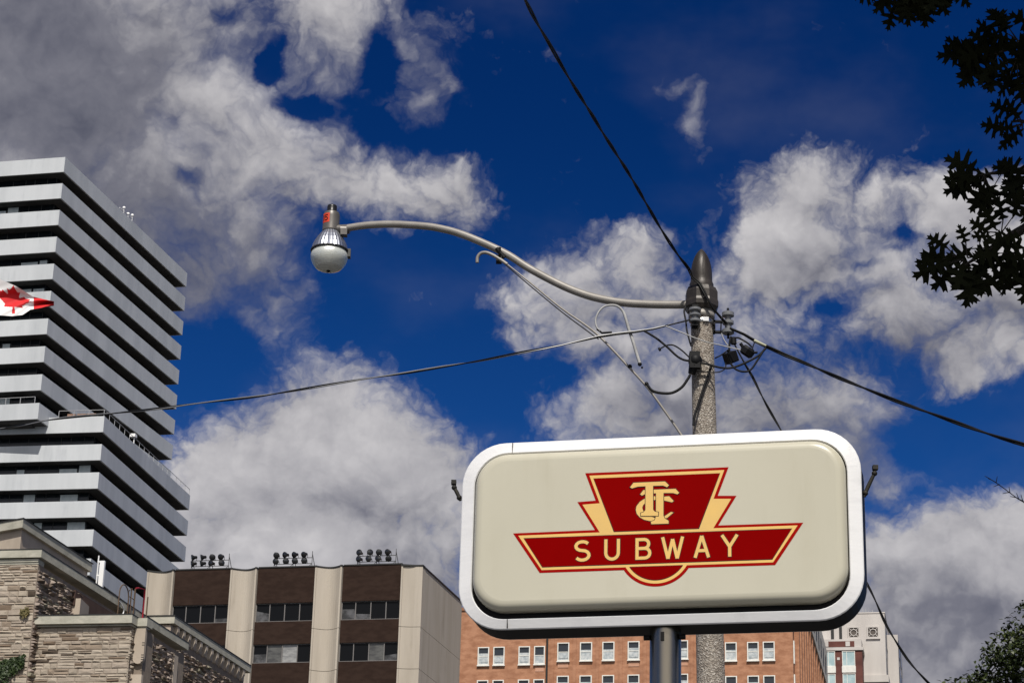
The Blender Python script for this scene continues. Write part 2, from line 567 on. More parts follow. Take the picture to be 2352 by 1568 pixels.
def tower():
    base = (-47.0, 243.0, 0.0)
    root = tag(empty('apartment_tower', base), 'tall tower of stacked blocks with white and grey balcony bands, upper block jutting out', 'tower')

    def block(fr, LU, LW, tops, h, inset, rails=(), front_gap=None, vis_panels=1.6):
        zt, zb = tops[0], tops[-1] - h
        # window wall behind the balconies
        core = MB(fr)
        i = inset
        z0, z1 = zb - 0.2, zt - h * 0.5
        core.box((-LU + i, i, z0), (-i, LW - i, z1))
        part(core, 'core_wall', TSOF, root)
        g = MB(fr)
        rnd = random.Random(3)
        for k in range(len(tops)):
            top = tops[k]
            lo, hi = top - h + 0.25, (tops[k - 1] - h if k else top)
            if k == 0:
                continue
            hi -= 0.01
            u = -i
            while u > -LU + i + 0.5:
                wdt = rnd.choice((1.1, 1.1, 1.5, 2.2))
                u2 = max(u - wdt, -LU + i)
                r = rnd.random()
                split = lo + (hi - lo) * rnd.choice((0.86, 0.9, 0.95, 0.98))
                if r < 0.36:
                    g.add([(u2 + .12, i - .05, lo), (u - .12, i - .05, lo), (u - .12, i - .05, split), (u2 + .12, i - .05, split)], [(0, 1, 2, 3)], 1)
                    g.add([(u2, i - .03, lo), (u, i - .03, lo), (u, i - .03, hi), (u2, i - .03, hi)], [(0, 1, 2, 3)], 0)
                else:
                    g.add([(u2 + .05, i - .03, lo), (u - .05, i - .03, lo), (u - .05, i - .03, hi), (u2 + .05, i - .03, hi)], [(0, 1, 2, 3)], 0)
                u = u2
            w = i
            while w < LW - i - 0.5:
                w2 = min(w + 1.5, LW - i)
                g.add([(-i + .03, w + .05, lo), (-i + .03, w2 - .05, lo), (-i + .03, w2 - .05, hi), (-i + .03, w + .05, hi)], [(0, 1, 2, 3)], 0)
                w = w2
        part(g, 'window_wall', [TGL, TGL2], root)
        for k, top in enumerate(tops):
            b = MB(fr)
            t = 0.18
            zl = top - h
            # four parapet walls, butted at the corners, round a slab with a dark underside
            b.box((-LU, 0, zl), (0, t, top))
            b.box((-t, t, zl), (0, LW - t, top))
            b.box((-LU, LW - t, zl), (0, LW, top))
            b.box((-LU, t, zl), (-LU + t, LW - t, top))
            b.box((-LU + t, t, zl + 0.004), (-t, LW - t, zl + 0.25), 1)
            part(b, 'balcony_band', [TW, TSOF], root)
            if k == 0 and front_gap is None:
                r = MB(fr)
                r.box((-LU + t, t, top - 0.5), (-t, LW - t, top - 0.3))
                part(r, 'roof', TSOF, root)
            if k in rails:
                rl = MB(fr)
                ru0, ru1 = rails[k]
                rl.tube([(ru0, 0.1, top + 0.75), (ru1, 0.1, top + 0.75)], 0.035, 6)
                n = max(2, int(abs(ru1 - ru0) / 1.55) + 1)
                for q in range(n):
                    uu = ru0 + (ru1 - ru0) * q / (n - 1)
                    rl.tube([(uu, 0.1, top), (uu, 0.1, top + 0.72)], 0.035, 6)
                if ru1 > -0.3:
                    rl.tube([(-0.1, 0.12, top + 0.75), (-0.1, LW - 0.1, top + 0.75)], 0.03, 6)
                    for q in range(1, 19):
                        ww = 0.1 + (LW - 0.2) * q / 18
                        rl.tube([(-0.1, ww, top), (-0.1, ww, top + 0.72)], 0.03, 6)
                part(rl, 'railing', STEEL, root)

    fu = frame((-50.45, 234.64), 102.4, 16.6)
    tops_u = [113.70 - 3.235 * k for k in range(9)] + [84.55]
    block(fu, 30.0, 34.0, tops_u, 1.82, 1.5, rails={9: (-14.0, -0.6)})
    fl = frame((-43.6, 236.0), 99.3, 12.0)
    tops_l = [83.72 - 3.17 * k for k in range(26)]
    block(fl, 34.0, 28.4, tops_l, 1.80, 1.5, rails={0: (-5.2, -0.12)}, front_gap=True)
    # planter crates behind the terrace railing, one column lower down, a cluster of roof sirens
    c = MB(fl)
    for u0, u1 in ((-4.4, -3.5), (-3.3, -2.3), (-2.2, -1.2)):
        c.box((u0, 0.5, 83.55), (u1, 1.0, 84.25))
    part(c, 'planter_box', mat('terracotta_planter', (0.22, 0.13, 0.09), (0.28, 0.17, 0.12), 3.0), root)
    c = MB(fl)
    c.box((-2.15, -0.02, 63.2), (-1.55, 0.35, 64.85))
    part(c, 'column', TW, root)
    s = MB(fu)
    for dw, dz in ((0, 0.5), (1.2, 0.25), (2.3, 0.55)):
        s.tube([(-0.1, 15.5 + dw, 113.7), (-0.1, 15.5 + dw, 113.8 + dz)], 0.06, 6)
        s.ball((-0.1, 15.5 + dw, 113.9 + dz), 0.2)
    s.tube([(-0.1, 14.4, 113.95), (-0.1, 18.2, 114.1)], 0.05, 6)
    part(s, 'roof_fixture', mat('white_metal', (0.8, 0.8, 0.8), rough=0.35), root)
    s = MB(fl)
    for w_, z_ in ((9.3, 83.9),):
        s.tube([(-0.1, w_, 83.7), (-0.1, w_, 84.6)], 0.06, 6)
        s.box((-0.5, w_ - .3, 84.5), (0.1, w_ + .3, 84.85))
    part(s, 'terrace_light', mat('white_metal', (0.8, 0.8, 0.8)), root)


tower()

# ================================================================== brown brick office block with curved concrete piers
CONC = mat('beige_concrete', (0.375, 0.33, 0.272), (0.435, 0.387, 0.325), 0.6, (1, 1, 0.12), rough=0.85, bump=0.15, bump_scale=6, streak=(0.55, (0.25, 0.21, 0.165), 1.6, .07))
CONC2 = mat('beige_concrete_side', (0.40, 0.35, 0.285), (0.46, 0.41, 0.345), 0.8, (1, 1, 0.1), rough=0.85, bump=0.15, bump_scale=6, streak=(0.6, (0.24, 0.20, 0.155), 1.6, .07))
BRBR = mat('dark_brown_brick', (0.026, 0.0155, 0.012), (0.036, 0.022, 0.017), 1.2, (1, 1, 2.5), rough=0.9, spec=0.1, bump=0.2, bump_scale=12)
GLASSD = mat('office_glass', (0.006, 0.0065, 0.0075), rough=0.06, spec=0.10)
BLIND = mat('pale_blind', (0.42, 0.42, 0.40), (0.3, 0.3, 0.3), 1.5, rough=0.8)
MULL = mat('grey_mullion', (0.17, 0.16, 0.155), rough=0.5)
FLASH = mat('dark_flashing', (0.02, 0.02, 0.02), rough=0.6)


def office():
    o = (-6.27, 169.88)
    fr = frame(o, 101.3, 15.6)
    root = tag(empty('office_building', (o[0], o[1], 0)), 'brown brick office block with curved beige concrete piers and ribbon windows', 'building')
    TOP = 49.60
    FIN = 49.62
    bays = [(-19.62, -15.04), (-12.96, -8.33), (-6.22, -1.58)]
    piers = [(-21.75, -19.62), (-15.04, -12.96), (-8.33, -6.22)]
    # main body behind the front
    b = MB(fr)
    b.box((-21.74, 0.9, 0), (-0.25, 10.6, TOP - 0.7))
    part(b, 'body', BRBR, root)
    # the flank wall
    b = MB(fr)
    zs = [0, 38.32, 41.50, 44.70, 49.36]
    for z0, z1 in zip(zs[:-1], zs[1:]):
        b.box((-0.25, 0.0, z0 + (0.03 if z0 else 0)), (0.0, 10.6, z1))
    part(b, 'side_wall', CONC2, root)
    f = MB(fr)
    f.box((-0.28, 0.6, 49.362), (0.05, 10.65, 49.5))
    part(f, 'roof_edge', FLASH, root)

    def pier(u0, u1, corner=False):
        p = MB(fr)
        zz = [0, 35.3, 38.32, 41.50, 44.70, 49.5]
        n = 10
        dep = 0.46
        for zi in range(len(zz) - 1):
            za, zb = zz[zi] + (0.035 if zi else 0), zz[zi + 1]
            # concave front between two narrow fins
            pts = []
            fw = 0.13
            pts.append((u0, -0.30))
            pts.append((u0 + fw, -0.30))
            for k in range(n + 1):
                t = k / n
                x = u0 + fw + (u1 - u0 - 2 * fw) * t
                pts.append((x, -0.22 + dep * sin(pi * t)))
            pts.append((u1 - fw, -0.30))
            pts.append((u1, -0.30))
            pts += [(u1, 0.88), (u0, 0.88)]
            p.prism(pts, za, zb)
        ob = part(p, 'pier', CONC, root)
        c = MB(fr)
        pts = [(u0 - .02, -0.34), (u0 + 0.14, -0.34)] + [(u0 + .13 + (u1 - u0 - .26) * k / n, -0.26 + dep * sin(pi * k / n)) for k in range(n + 1)] + [(u1 - 0.14, -0.34), (u1 + .02, -0.34), (u1 + .02, 0.85), (u0 - .02, 0.85)]
        c.prism(pts, 49.504, 49.62)
        part(c, 'coping', FLASH, ob)

    for u0, u1 in piers:
        pier(u0, u1)
    # corner pier: half a curve, then a flat return
    p = MB(fr)
    n = 8
    zz = [0, 35.3, 38.32, 41.50, 44.70, 49.4]
    for zi in range(len(zz) - 1):
        za, zb = zz[zi] + (0.035 if zi else 0), zz[zi + 1]
        pts = [(-1.58, -0.30), (-1.45, -0.30)] + [(-1.45 + 0.9 * k / n, -0.22 + 0.24 * sin(pi / 2 * k / n)) for k in range(n + 1)] + [(-0.0, 0.02), (-0.0, -0.003), (0.0, -0.003)]
        pts = [(-1.58, -0.30), (-1.45, -0.30)] + [(-1.45 + 0.9 * k / n, -0.22 + 0.20 * sin(pi / 2 * k / n)) for k in range(n + 1)] + [(-0.003, -0.01), (-0.003, -0.002), (-0.26, -0.002), (-0.26, 0.88), (-1.58, 0.88)]
        p.prism(pts, za, zb)
    ob = part(p, 'pier', CONC, root)
    c = MB(fr)
    c.prism([(-1.6, -0.34), (-1.4, -0.34), (-0.5, -0.05), (0.04, -0.05), (0.04, 0.55), (-1.6, 0.55)], 49.404, 49.53)
    part(c, 'coping', FLASH, ob)

    rows = [46.83, 43.63, 40.45, 37.3]
    nb = 0
    rnd = random.Random(11)
    for u0, u1 in bays:
        pn = MB(fr)
        edges = [TOP] + [v for r in rows for v in (r, r - 1.45)] + [0]
        for k in range(0, len(edges), 2):
            pn.box((u0 + .002, 0.0, edges[k + 1]), (u1 - .002, 0.88, edges[k]))
        part(pn, 'brick_panel', BRBR, root)
        c = MB(fr)
        c.box((u0 + .03, -0.05, TOP + .002), (u1 - .03, 0.85, TOP + 0.1))
        part(c, 'parapet_cap', FLASH, root)
        for ri, r in enumerate(rows):
            wn = MB(fr)
            cuts = [u0 + .02, u0 + (u1 - u0) * 0.235, u0 + (u1 - u0) * 0.49, u0 + (u1 - u0) * 0.745, u1 - .02]
            for q in cuts:
                wn.box((q - .03, 0.10, r - 1.42), (q + .03, 0.2, r - .03))
            wn.box((u0 + .01, 0.05, r - 1.447), (u1 - .01, 0.2, r - 1.40))
            wn.box((u0 + .01, 0.10, r - .05), (u1 - .01, 0.2, r - .003))
            w = part(wn, 'window', MULL, root)
            for q in range(4):
                pa = MB(fr)
                a_, b_ = cuts[q] + .031, cuts[q + 1] - .031
                pa.add([(a_, .17, r - 1.40), (b_, .17, r - 1.40), (b_, .17, r - .05), (a_, .17, r - .05)], [(0, 1, 2, 3)])
                blind = (nb, q) in ((5, 2), (5, 1), (9, 2), (7, 0), (11, 2))
                half = {(4, 0): .45, (8, 0): .6, (8, 1): .3, (9, 3): .4, (5, 0): .5, (1, 3): .35, (0, 3): .25}.get((nb, q))
                if half:
                    zb_ = r - 1.40 + 1.35 * half
                    pa.add([(a_, .165, r - 1.40), (b_, .165, r - 1.40), (b_, .165, zb_), (a_, .165, zb_ + .25 * rnd.uniform(-1, 1))], [(0, 1, 2, 3)], 1)
                    part(pa, 'pane', [GLASSD, mat('dim_blind', (0.10, 0.10, 0.105), (0.03, 0.03, 0.03), 2.0, rough=0.2)], w)
                elif blind and (nb, q) != (5, 2):
                    part(pa, 'pane', mat('grey_blind', (0.10, 0.10, 0.095), (0.05, 0.05, 0.05), 1.2, (1, 1, 3), rough=0.15), w)
                elif blind:
                    part(pa, 'pane', mat('blind_behind_glass', (0.30, 0.30, 0.29), (0.16, 0.16, 0.16), 1.2, (1, 1, 3), rough=0.12, coat=0.6), w)
                else:
                    part(pa, 'pane', GLASSD, w)
            nb += 1
    # floodlight racks on the roof
    labs = ['rack of eight floodlights on the brown roof beside the striped tower, some lamps turned sideways',
            'rack of eight floodlights above the middle brown bay of the office roof',
            'rack of eight floodlights on the brown roof, last rack towards the subway sign']
    steel = mat('rack_steel', (0.10, 0.10, 0.10), rough=0.5, metal=0.4)
    lampm = mat('lamp_black', (0.012, 0.012, 0.012), rough=0.45)
    lens = mat('lamp_lens', (0.02, 0.02, 0.022), rough=0.05, spec=0.8)
    for ri, (u0, u1) in enumerate(((-18.5, -15.5), (-11.85, -8.85), (-5.25, -2.25))):
        rt = tag(empty('floodlight_rack', fr(Vector(((u0 + u1) / 2, 0.6, 49.7)))), labs[ri], 'floodlights', 'floodlight racks on the office roof')
        b = MB(fr)
        r = 0.028
        for uu in (u0, u0 + 1.5, u1):
            b.tube([(uu, 0.35, 49.6), (uu, 0.35, 50.95)], r, 6)
            b.tube([(uu, 0.35, 50.75), (uu + 0.12, 1.3, 49.0)], r, 6)
        for zz_ in (50.44, 49.98):
            b.tube([(u0, 0.35, zz_), (u1, 0.35, zz_)], r, 6)
        b.tube([(u0, 0.35, 49.98), (u0 + .3, 0.35, 49.62)], r * .7, 6)
        b.tube([(u0 + 1.5, 0.35, 49.98), (u0 + 1.1, 0.35, 49.62)], r * .7, 6)
        b.tube([(u1, 0.35, 49.98), (u1 - .4, 0.35, 49.62)], r * .7, 6)
        part(b, 'rack_frame', steel, rt)
        for q in range(8):
            col_, row_ = q % 4, q // 4
            cu = u0 + 0.22 + col_ * 0.745
            cz = 50.66 - row_ * 0.5
            side = ri == 0 and col_ < 2
            dirn = Vector((-0.75, -0.55 + rnd.uniform(-.2, .2), -0.25)) if side else Vector((rnd.uniform(-.5, .6), -1, -0.45 + 0.4 * rnd.random()))
            dirn.normalize()
            rot = dirn.to_track_quat('Z', 'Y')
            l = MB(lambda p, rot=rot, cu=cu, cz=cz: fr(Vector((cu, 0.2, cz)) + rot @ Vector(p)))
            l.lathe([(0.05, -0.26), (0.11, -0.22), (0.13, -0.06), (0.235, 0.12), (0.245, 0.17)], n=14)
            l.lathe([(0.22, 0.171), (0.21, 0.18), (0.02, 0.19)], n=14, mi=1)
            l.fn = fr
            l.tube([(cu - .2, 0.3, cz - .22), (cu - .2, 0.24, cz), (cu - .12, 0.2, cz)], 0.02, 5)
            l.tube([(cu + .2, 0.3, cz - .22), (cu + .2, 0.24, cz), (cu + .12, 0.2, cz)], 0.02, 5)
            part(l, 'floodlight', [lampm, lens], rt)


office()

# ================================================================== orange brick hotel block
OBR = mat('orange_brick', (0.29, 0.132, 0.072), (0.43, 0.218, 0.128), 1.1, (1, 1, 2.2), rough=0.9, bump=0.2, bump_scale=10, lo=0.3, hi=0.7, streak=(0.5, (0.20, 0.10, 0.065), 1.1, .35))
OBR2 = mat('orange_brick_dark', (0.25, 0.11, 0.06), (0.31, 0.15, 0.085), 0.7, rough=0.9)
OBRL = mat('pink_panel', (0.46, 0.25, 0.16), (0.50, 0.28, 0.19), 1.5, rough=0.85)
WHITE = mat('white_paint', (0.66, 0.65, 0.60), (0.74, 0.73, 0.68), 3.0, rough=0.5)
CURT = mat('net_curtain', (0.50, 0.52, 0.52), (0.32, 0.36, 0.38), 3.5, rough=0.8)
PANE = mat('window_glass', (0.02, 0.026, 0.035), rough=0.08, spec=0.5)
STONEW = mat('pale_stone', (0.50, 0.46, 0.40), (0.58, 0.54, 0.47), 1.0, rough=0.85)


def sash_window(fr, root, u0, u1, z0, z1, w=0.0, rnd=random, axis='u'):
    """white framed window: frame, sill and a pane with a curtain behind its lower part"""
    def q(a, d, z):
        return (a, w + d, z) if axis == 'u' else (w - d, a, z)

    def bx(mb, a0, a1, d0, d1, z0_, z1_, mi=0):
        A, B = q(a0, d0, z0_), q(a1, d1, z1_)
        mb.box(tuple(min(i, j) for i, j in zip(A, B)), tuple(max(i, j) for i, j in zip(A, B)), mi)
    f = MB(fr)
    t = 0.09
    bx(f, u0, u0 + t, -0.14, 0.12, z0, z1)
    bx(f, u1 - t, u1, -0.14, 0.12, z0, z1)
    bx(f, u0 + t, u1 - t, -0.138, 0.12, z1 - t, z1)
    bx(f, u0 + t, u1 - t, -0.138, 0.12, z0, z0 + t)
    bx(f, u0 + t, u1 - t, -0.045, 0.12, (z0 + z1) / 2 - .03, (z0 + z1) / 2 + .03)
    bx(f, u0 - .05, u1 + .05, -0.2, 0.1, z0 - .09, z0 - .002)
    ob = part(f, 'window', WHITE, root)
    p = MB(fr)
    d = -0.018
    zc = z0 + (z1 - z0) * rnd.choice((0.52, 0.6, 0.66, 0.66))
    za, zb = z0 + t, z1 - t
    a, b = u0 + t, u1 - t
    A = [q(a, d, zc), q(b, d, zc), q(b, d, zb), q(a, d, zb)]
    p.add(A, [(0, 1, 2, 3)], 0)
    p.add([q(a, d, za), q(b, d, za), q(b, d, zc), q(a, d, zc)], [(0, 1, 2, 3)], 1)
    if rnd.random() < 0.7:
        bx(p, a + .05, b - .05, -0.055, -0.02, za + 0.18, za + 0.5, 1)
    part(p, 'pane', [PANE, CURT], ob)


def hotel():
    o = (25.90, 203.36)
    fr = frame(o, 101.0, 11.4)
    root = tag(empty('brick_hotel', (o[0], o[1], 0)), 'orange brick block with small white sash windows, standing behind the subway sign', 'building')
    L, DEP, TOP = 36.0, 44.0, 62.6
    rnd = random.Random(5)
    # left wing steps forward of the middle, the right wing is flush with it
    b = MB(fr)
    b.box((-L, 0.9, 0), (-22.6, 30, 56.3))
    b.box((-22.6, 0.95, 0), (-8.2, 30.5, TOP))
    b.box((-8.2, 0.9, 0), (-0.002, DEP, TOP))
    part(b, 'core', OBR2, root)
    f = MB(fr)
    f.box((-L, 0.0, 0), (-22.45, 0.899, 56.3))
    part(f, 'wing_wall', OBR, root)
    f = MB(fr)
    f.box((-22.449, 0.35, 0), (-8.35, 0.898, TOP))
    for u in (-21.9, -19.85, -17.75, -15.6, -13.4, -11.2, -9.1):
        f.box((u - .16, 0.27, 0), (u + .16, 0.349, TOP))
    part(f, 'centre_wall', OBR, root)
    f = MB(fr)
    f.box((-8.349, 0.0, 0), (0, 0.897, TOP))
    part(f, 'wing_wall', OBR, root)
    s = MB(fr)
    s.box((-8.6, -0.25, TOP), (0.25, DEP + .2, TOP + .8))
    s.box((-22.5, 0.1, TOP), (-8.601, 31, TOP + .8))
    s.box((-L, -0.12, 56.302), (-22.6, 31, 56.6))
    part(s, 'cornice', OBR2, root)
    rows = [52.82 + 3.08, 52.82, 52.82 - 3.08, 52.82 - 6.16]
    for zi, zt in enumerate(rows):
        for u0, u1 in ((-28.76, -27.70), (-27.31, -26.26), (-24.96, -23.90), (-23.52, -22.52)):
            if zt > 54:
                continue
            sash_window(fr, root, u0, u1, zt - 1.70, zt, -0.0, rnd)
        for u0, u1 in ((-21.43, -20.33), (-19.34, -18.22), (-17.28, -16.17), (-14.95, -13.87), (-12.65, -11.55), (-10.5, -9.45)):
            sash_window(fr, root, u0, u1, zt - 1.36, zt + 0.36, 0.35, rnd)
        for u0, u1 in ((-6.08, -5.02), (-4.09, -3.05), (-2.68, -1.62)):
            sash_window(fr, root, u0, u1, zt - 1.70, zt, -0.0, rnd)
    for zt in rows:
        for u0, u1, w0, w1, za, zb in ((-21.38, -20.4, .31, .352, 1.95, 1.5), (-14.9, -13.92, .31, .352, 1.95, 1.5), (-10.45, -9.5, .31, .352, 1.95, 1.5), (-23.4, -22.6, -.03, .002, 2.35, 1.95)):
            pn = MB(fr)
            pn.box((u0, w0, zt - za), (u1, w1, zt - zb))
            part(pn, 'spandrel_panel', OBRL, root)
    dp = MB(fr)
    dp.tube([(-22.38, 0.22, 0.0), (-22.38, 0.22, 62.0)], 0.1, 8)
    part(dp, 'drainpipe', FLASH, root)
    sd_ = MB(fr)
    # flank: brick fins, pale stone band with dark openings high up, cornice
    for k in range(13):
        w0 = 1.6 + 3.2 * k
        sd_.box((0.0, w0, 0), (0.45, w0 + 1.0, TOP - 4.2))
    part(sd_, 'fin', OBR, root)
    sb = MB(fr)
    sb.box((0.0, 9.0, TOP - 4.0), (0.5, DEP, TOP - 0.002))
    part(sb, 'stone_band', STONEW, root)
    op = MB(fr)
    for k in range(9):
        w0 = 11.0 + 3.6 * k
        op.prism([(w0 + .75 + .75 * cos(2 * pi * q / 12), TOP - 2.2 + 0.9 * sin(2 * pi * q / 12)) for q in range(12)], 0.52, 0.45, 'y')
    # openings lie in the flank plane
    op.v = []
    op.f, op.mi, op.sm = [], [], []
    for k in range(9):
        w0 = 11.0 + 3.6 * k
        op.box((0.45, w0, TOP - 3.2), (0.52, w0 + 1.3, TOP - 1.3))
    part(op, 'opening', FLASH, root)
    for zt in rows[:3] + [58.98]:
        for w0 in (0.35, 5.1, 8.3, 11.5, 14.7, 17.9, 21.1, 24.3):
            if w0 == 0.35:
                continue
            sash_window(fr, root, w0 - .35, w0 + .75, zt - 1.7, zt, 0.0, rnd, axis='w')
    st = MB(fr)
    for zt in rows:
        st.box((0.0, 0.5, zt - 1.9), (0.1, 1.1, zt + .2))
    part(st, 'pale_strip', WHITE, root)


hotel()

# ================================================================== pale apartment block behind the sign's lower corner
PALE = mat('pale_render', (0.46, 0.43, 0.405), (0.53, 0.50, 0.47), 0.4, (1, 1, 0.2), rough=0.85, streak=(0.5, (0.33, 0.31, 0.29), 1.0, .08))
REDB = mat('red_brick', (0.095, 0.036, 0.029), (0.135, 0.052, 0.042), 0.8, (1, 1, 2), rough=0.9)
AQUA = mat('aqua_glass', (0.30, 0.42, 0.44), (0.42, 0.53, 0.54), 1.2, rough=0.1, spec=0.6)


def pale_block():
    o = (43.957, 261.33)
    fr = frame(o, 101.0, 12.0)
    root = tag(empty('apartment_building', (o[0], o[1], 0)), 'pale rendered apartment block with two square ornamental grilles and a red brick bay', 'building')
    b = MB(fr)
    b.box((-14, 0, 0), (0, 24, 71.05))
    b.box((-0.6, 6.0, 60), (1.2, 18.0, 70.0))
    part(b, 'wall', PALE, root)
    c = MB(fr)
    c.box((-14.1, -0.06, 71.052), (0.06, 24.1, 71.2))
    part(c, 'roof', PALE, root)
    c = MB(fr)
    c.box((-2.6, -0.25, 62.95), (0.2, -0.002, 63.75))
    c.box((0.002, 0, 62.95), (0.25, 20, 63.75))
    part(c, 'cornice', PALE, root)
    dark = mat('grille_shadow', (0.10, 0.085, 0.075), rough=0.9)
    for u0 in (-4.27, -2.06):
        g = MB(fr)
        u1, z0, z1 = u0 + 1.38, 68.12, 69.5
        t = .13
        g.box((u0, -0.14, z0), (u0 + t, -0.002, z1))
        g.box((u1 - t, -0.14, z0), (u1, -0.002, z1))
        g.box((u0 + t, -0.14, z0), (u1 - t, -0.002, z0 + t))
        g.box((u0 + t, -0.14, z1 - t), (u1 - t, -0.002, z1))
        g.box((u0 - .12, -0.18, z0 - .12), (u1 + .12, -0.002, z0 - .003))
        cx, cz = (u0 + u1) / 2, (z0 + z1) / 2
        ring = [(cx + .36 * cos(2 * pi * k / 16), -0.09, cz + .36 * sin(2 * pi * k / 16)) for k in range(17)]
        g.tube(ring, 0.05, 6)
        for sx in (-1, 1):
            for sz in (-1, 1):
                g.tube([(cx + sx * .26, -.08, cz + sz * .26), (cx + sx * .55, -.08, cz + sz * .55)], 0.04, 6)
            g.tube([(cx + sx * .36, -.08, cz), (cx + sx * .56, -.08, cz)], 0.035, 6)
            g.tube([(cx, -.08, cz + sx * .36), (cx, -.08, cz + sx * .56)], 0.035, 6)
        ob = part(g, 'grille', PALE, root)
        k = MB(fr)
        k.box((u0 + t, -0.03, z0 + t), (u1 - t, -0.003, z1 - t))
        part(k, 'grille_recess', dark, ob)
    s = MB(fr)
    s.box((-6.2, -0.04, 67.75), (-5.85, -0.002, 70.6))
    s.box((-5.25, -0.05, 67.7), (-4.92, -0.002, 71.0))
    part(s, 'slit_window', FLASH, root)
    # red brick bay in front
    b = MB(fr)
    b.box((-13.5, -2.6, 0), (-2.55, -0.003, 66.1))
    bay = part(b, 'bay', REDB, root)
    c = MB(fr)
    c.box((-13.6, -2.75, 66.102), (-2.4, -0.003, 66.45))
    c.box((-13.5, -2.5, 66.452), (-2.6, -0.003, 67.45))
    part(c, 'bay_cornice', PALE, root)
    c = MB(fr)
    c.box((-6.35, -2.56, 66.55), (-3.4, -2.502, 67.2))
    part(c, 'bay_panel', REDB, root)
    c = MB(fr)
    for u0, u1 in ((-6.7, -6.35), (-4.4, -3.9)):
        c.box((u0, -2.6, 66.6), (u1, -2.57, 67.15))
    c.box((-5.4, -2.64, 65.0), (-5.1, -2.602, 65.3))
    part(c, 'stone_block', PALE, root)
    for ztop in (66.02, 63.4, 60.8):
        for u0, u1 in ((-6.7, -5.62), (-4.82, -3.36)):
            f = MB(fr)
            z0, z1 = ztop - 1.75, ztop
            f.box((u0, -2.68, z0), (u0 + .07, -2.602, z1))
            f.box((u1 - .07, -2.68, z0), (u1, -2.602, z1))
            f.box((u0 + .07, -2.68, z1 - .07), (u1 - .07, -2.602, z1))
            f.box((u0 + .07, -2.68, z0), (u1 - .07, -2.602, z0 + .07))
            f.box(((u0 + u1) / 2 - .25, -2.67, z0 + .07), ((u0 + u1) / 2 - .19, -2.602, z1 - .07))
            f.box((u0 - .05, -2.7, z0 - .75), (u1 + .05, -2.602, z0 - .004))
            ob = part(f, 'window', WHITE, root)
            p = MB(fr)
            p.add([(u0 + .07, -2.62, z0 + .07), (u1 - .07, -2.62, z0 + .07), (u1 - .07, -2.62, z1 - .07), (u0 + .07, -2.62, z1 - .07)], [(0, 1, 2, 3)])
            part(p, 'pane', AQUA, ob)
    for zt in (69.6, 66.4, 63.0 - 1.0):
        for w0 in (2.6, 7.2, 11.5):
            f = MB(fr)
            x = 0.0 if w0 < 6 else 1.2
            f.box((x + .002, w0, zt - 2.0), (x + .06, w0 + 2.2, zt))
            part(f, 'side_window', PANE, root)
    a = MB(fr)
    for k in range(5):
        u = -2.6 + 0.18 * k
        a.tube([(u, .5, 71.2), (u + .12 * (-1) ** k, .5, 71.75 + .1 * (k % 3))], .03, 5)
    a.tube([(-1.4, .5, 71.2), (-1.4, .5, 71.6)], .05, 5)
    part(a, 'roof_aerial', STEEL, root)


pale_block()

# ================================================================== museum building of rubble stone
STN = [(0.0, (0.335, 0.285, 0.23)), (0.18, (0.39, 0.335, 0.27)), (0.40, (0.355, 0.30, 0.245)), (0.62, (0.41, 0.355, 0.29)), (0.82, (0.27, 0.215, 0.165)),
       (0.90, (0.17, 0.125, 0.09)), (0.955, (0.07, 0.052, 0.038))]
STN2 = [(0.0, (0.30, 0.24, 0.20)), (0.2, (0.40, 0.33, 0.28)), (0.4, (0.24, 0.19, 0.155)), (0.6, (0.36, 0.295, 0.25)), (0.75, (0.18, 0.14, 0.11)),
        (0.88, (0.30, 0.27, 0.20))]
RUB = mat('rubble_front', (0.78, 0.77, 0.75), (0.96, 0.95, 0.94), 5.0, rough=0.95, bump=0.7, bump_scale=12, island=STN, streak=(0.55, (0.17, 0.135, 0.10), 3.2, .8))
RUB2 = mat('rubble_side', (0.7, 0.7, 0.7), (1.0, 1.0, 1.0), 9.0, rough=0.95, bump=0.5, bump_scale=14, island=STN2)
ASH = mat('smooth_limestone', (0.37, 0.31, 0.25), (0.44, 0.375, 0.305), 1.3, (1, 1, .6), rough=0.9, bump=0.25, bump_scale=10, streak=(0.6, (0.22, 0.17, 0.13), 2.0, .3))
COP = mat('weathered_coping', (0.34, 0.33, 0.275), (0.43, 0.41, 0.345), 2.2, (1, 1, 2), rough=0.9, bump=0.25, bump_scale=12, streak=(0.7, (0.17, 0.155, 0.12), 3.0, .5))
MORT = mat('lime_mortar', (0.19, 0.155, 0.125), (0.24, 0.195, 0.155), 5.0, rough=0.95)
LEAD = mat('lead_flashing', (0.025, 0.025, 0.025), rough=0.7)


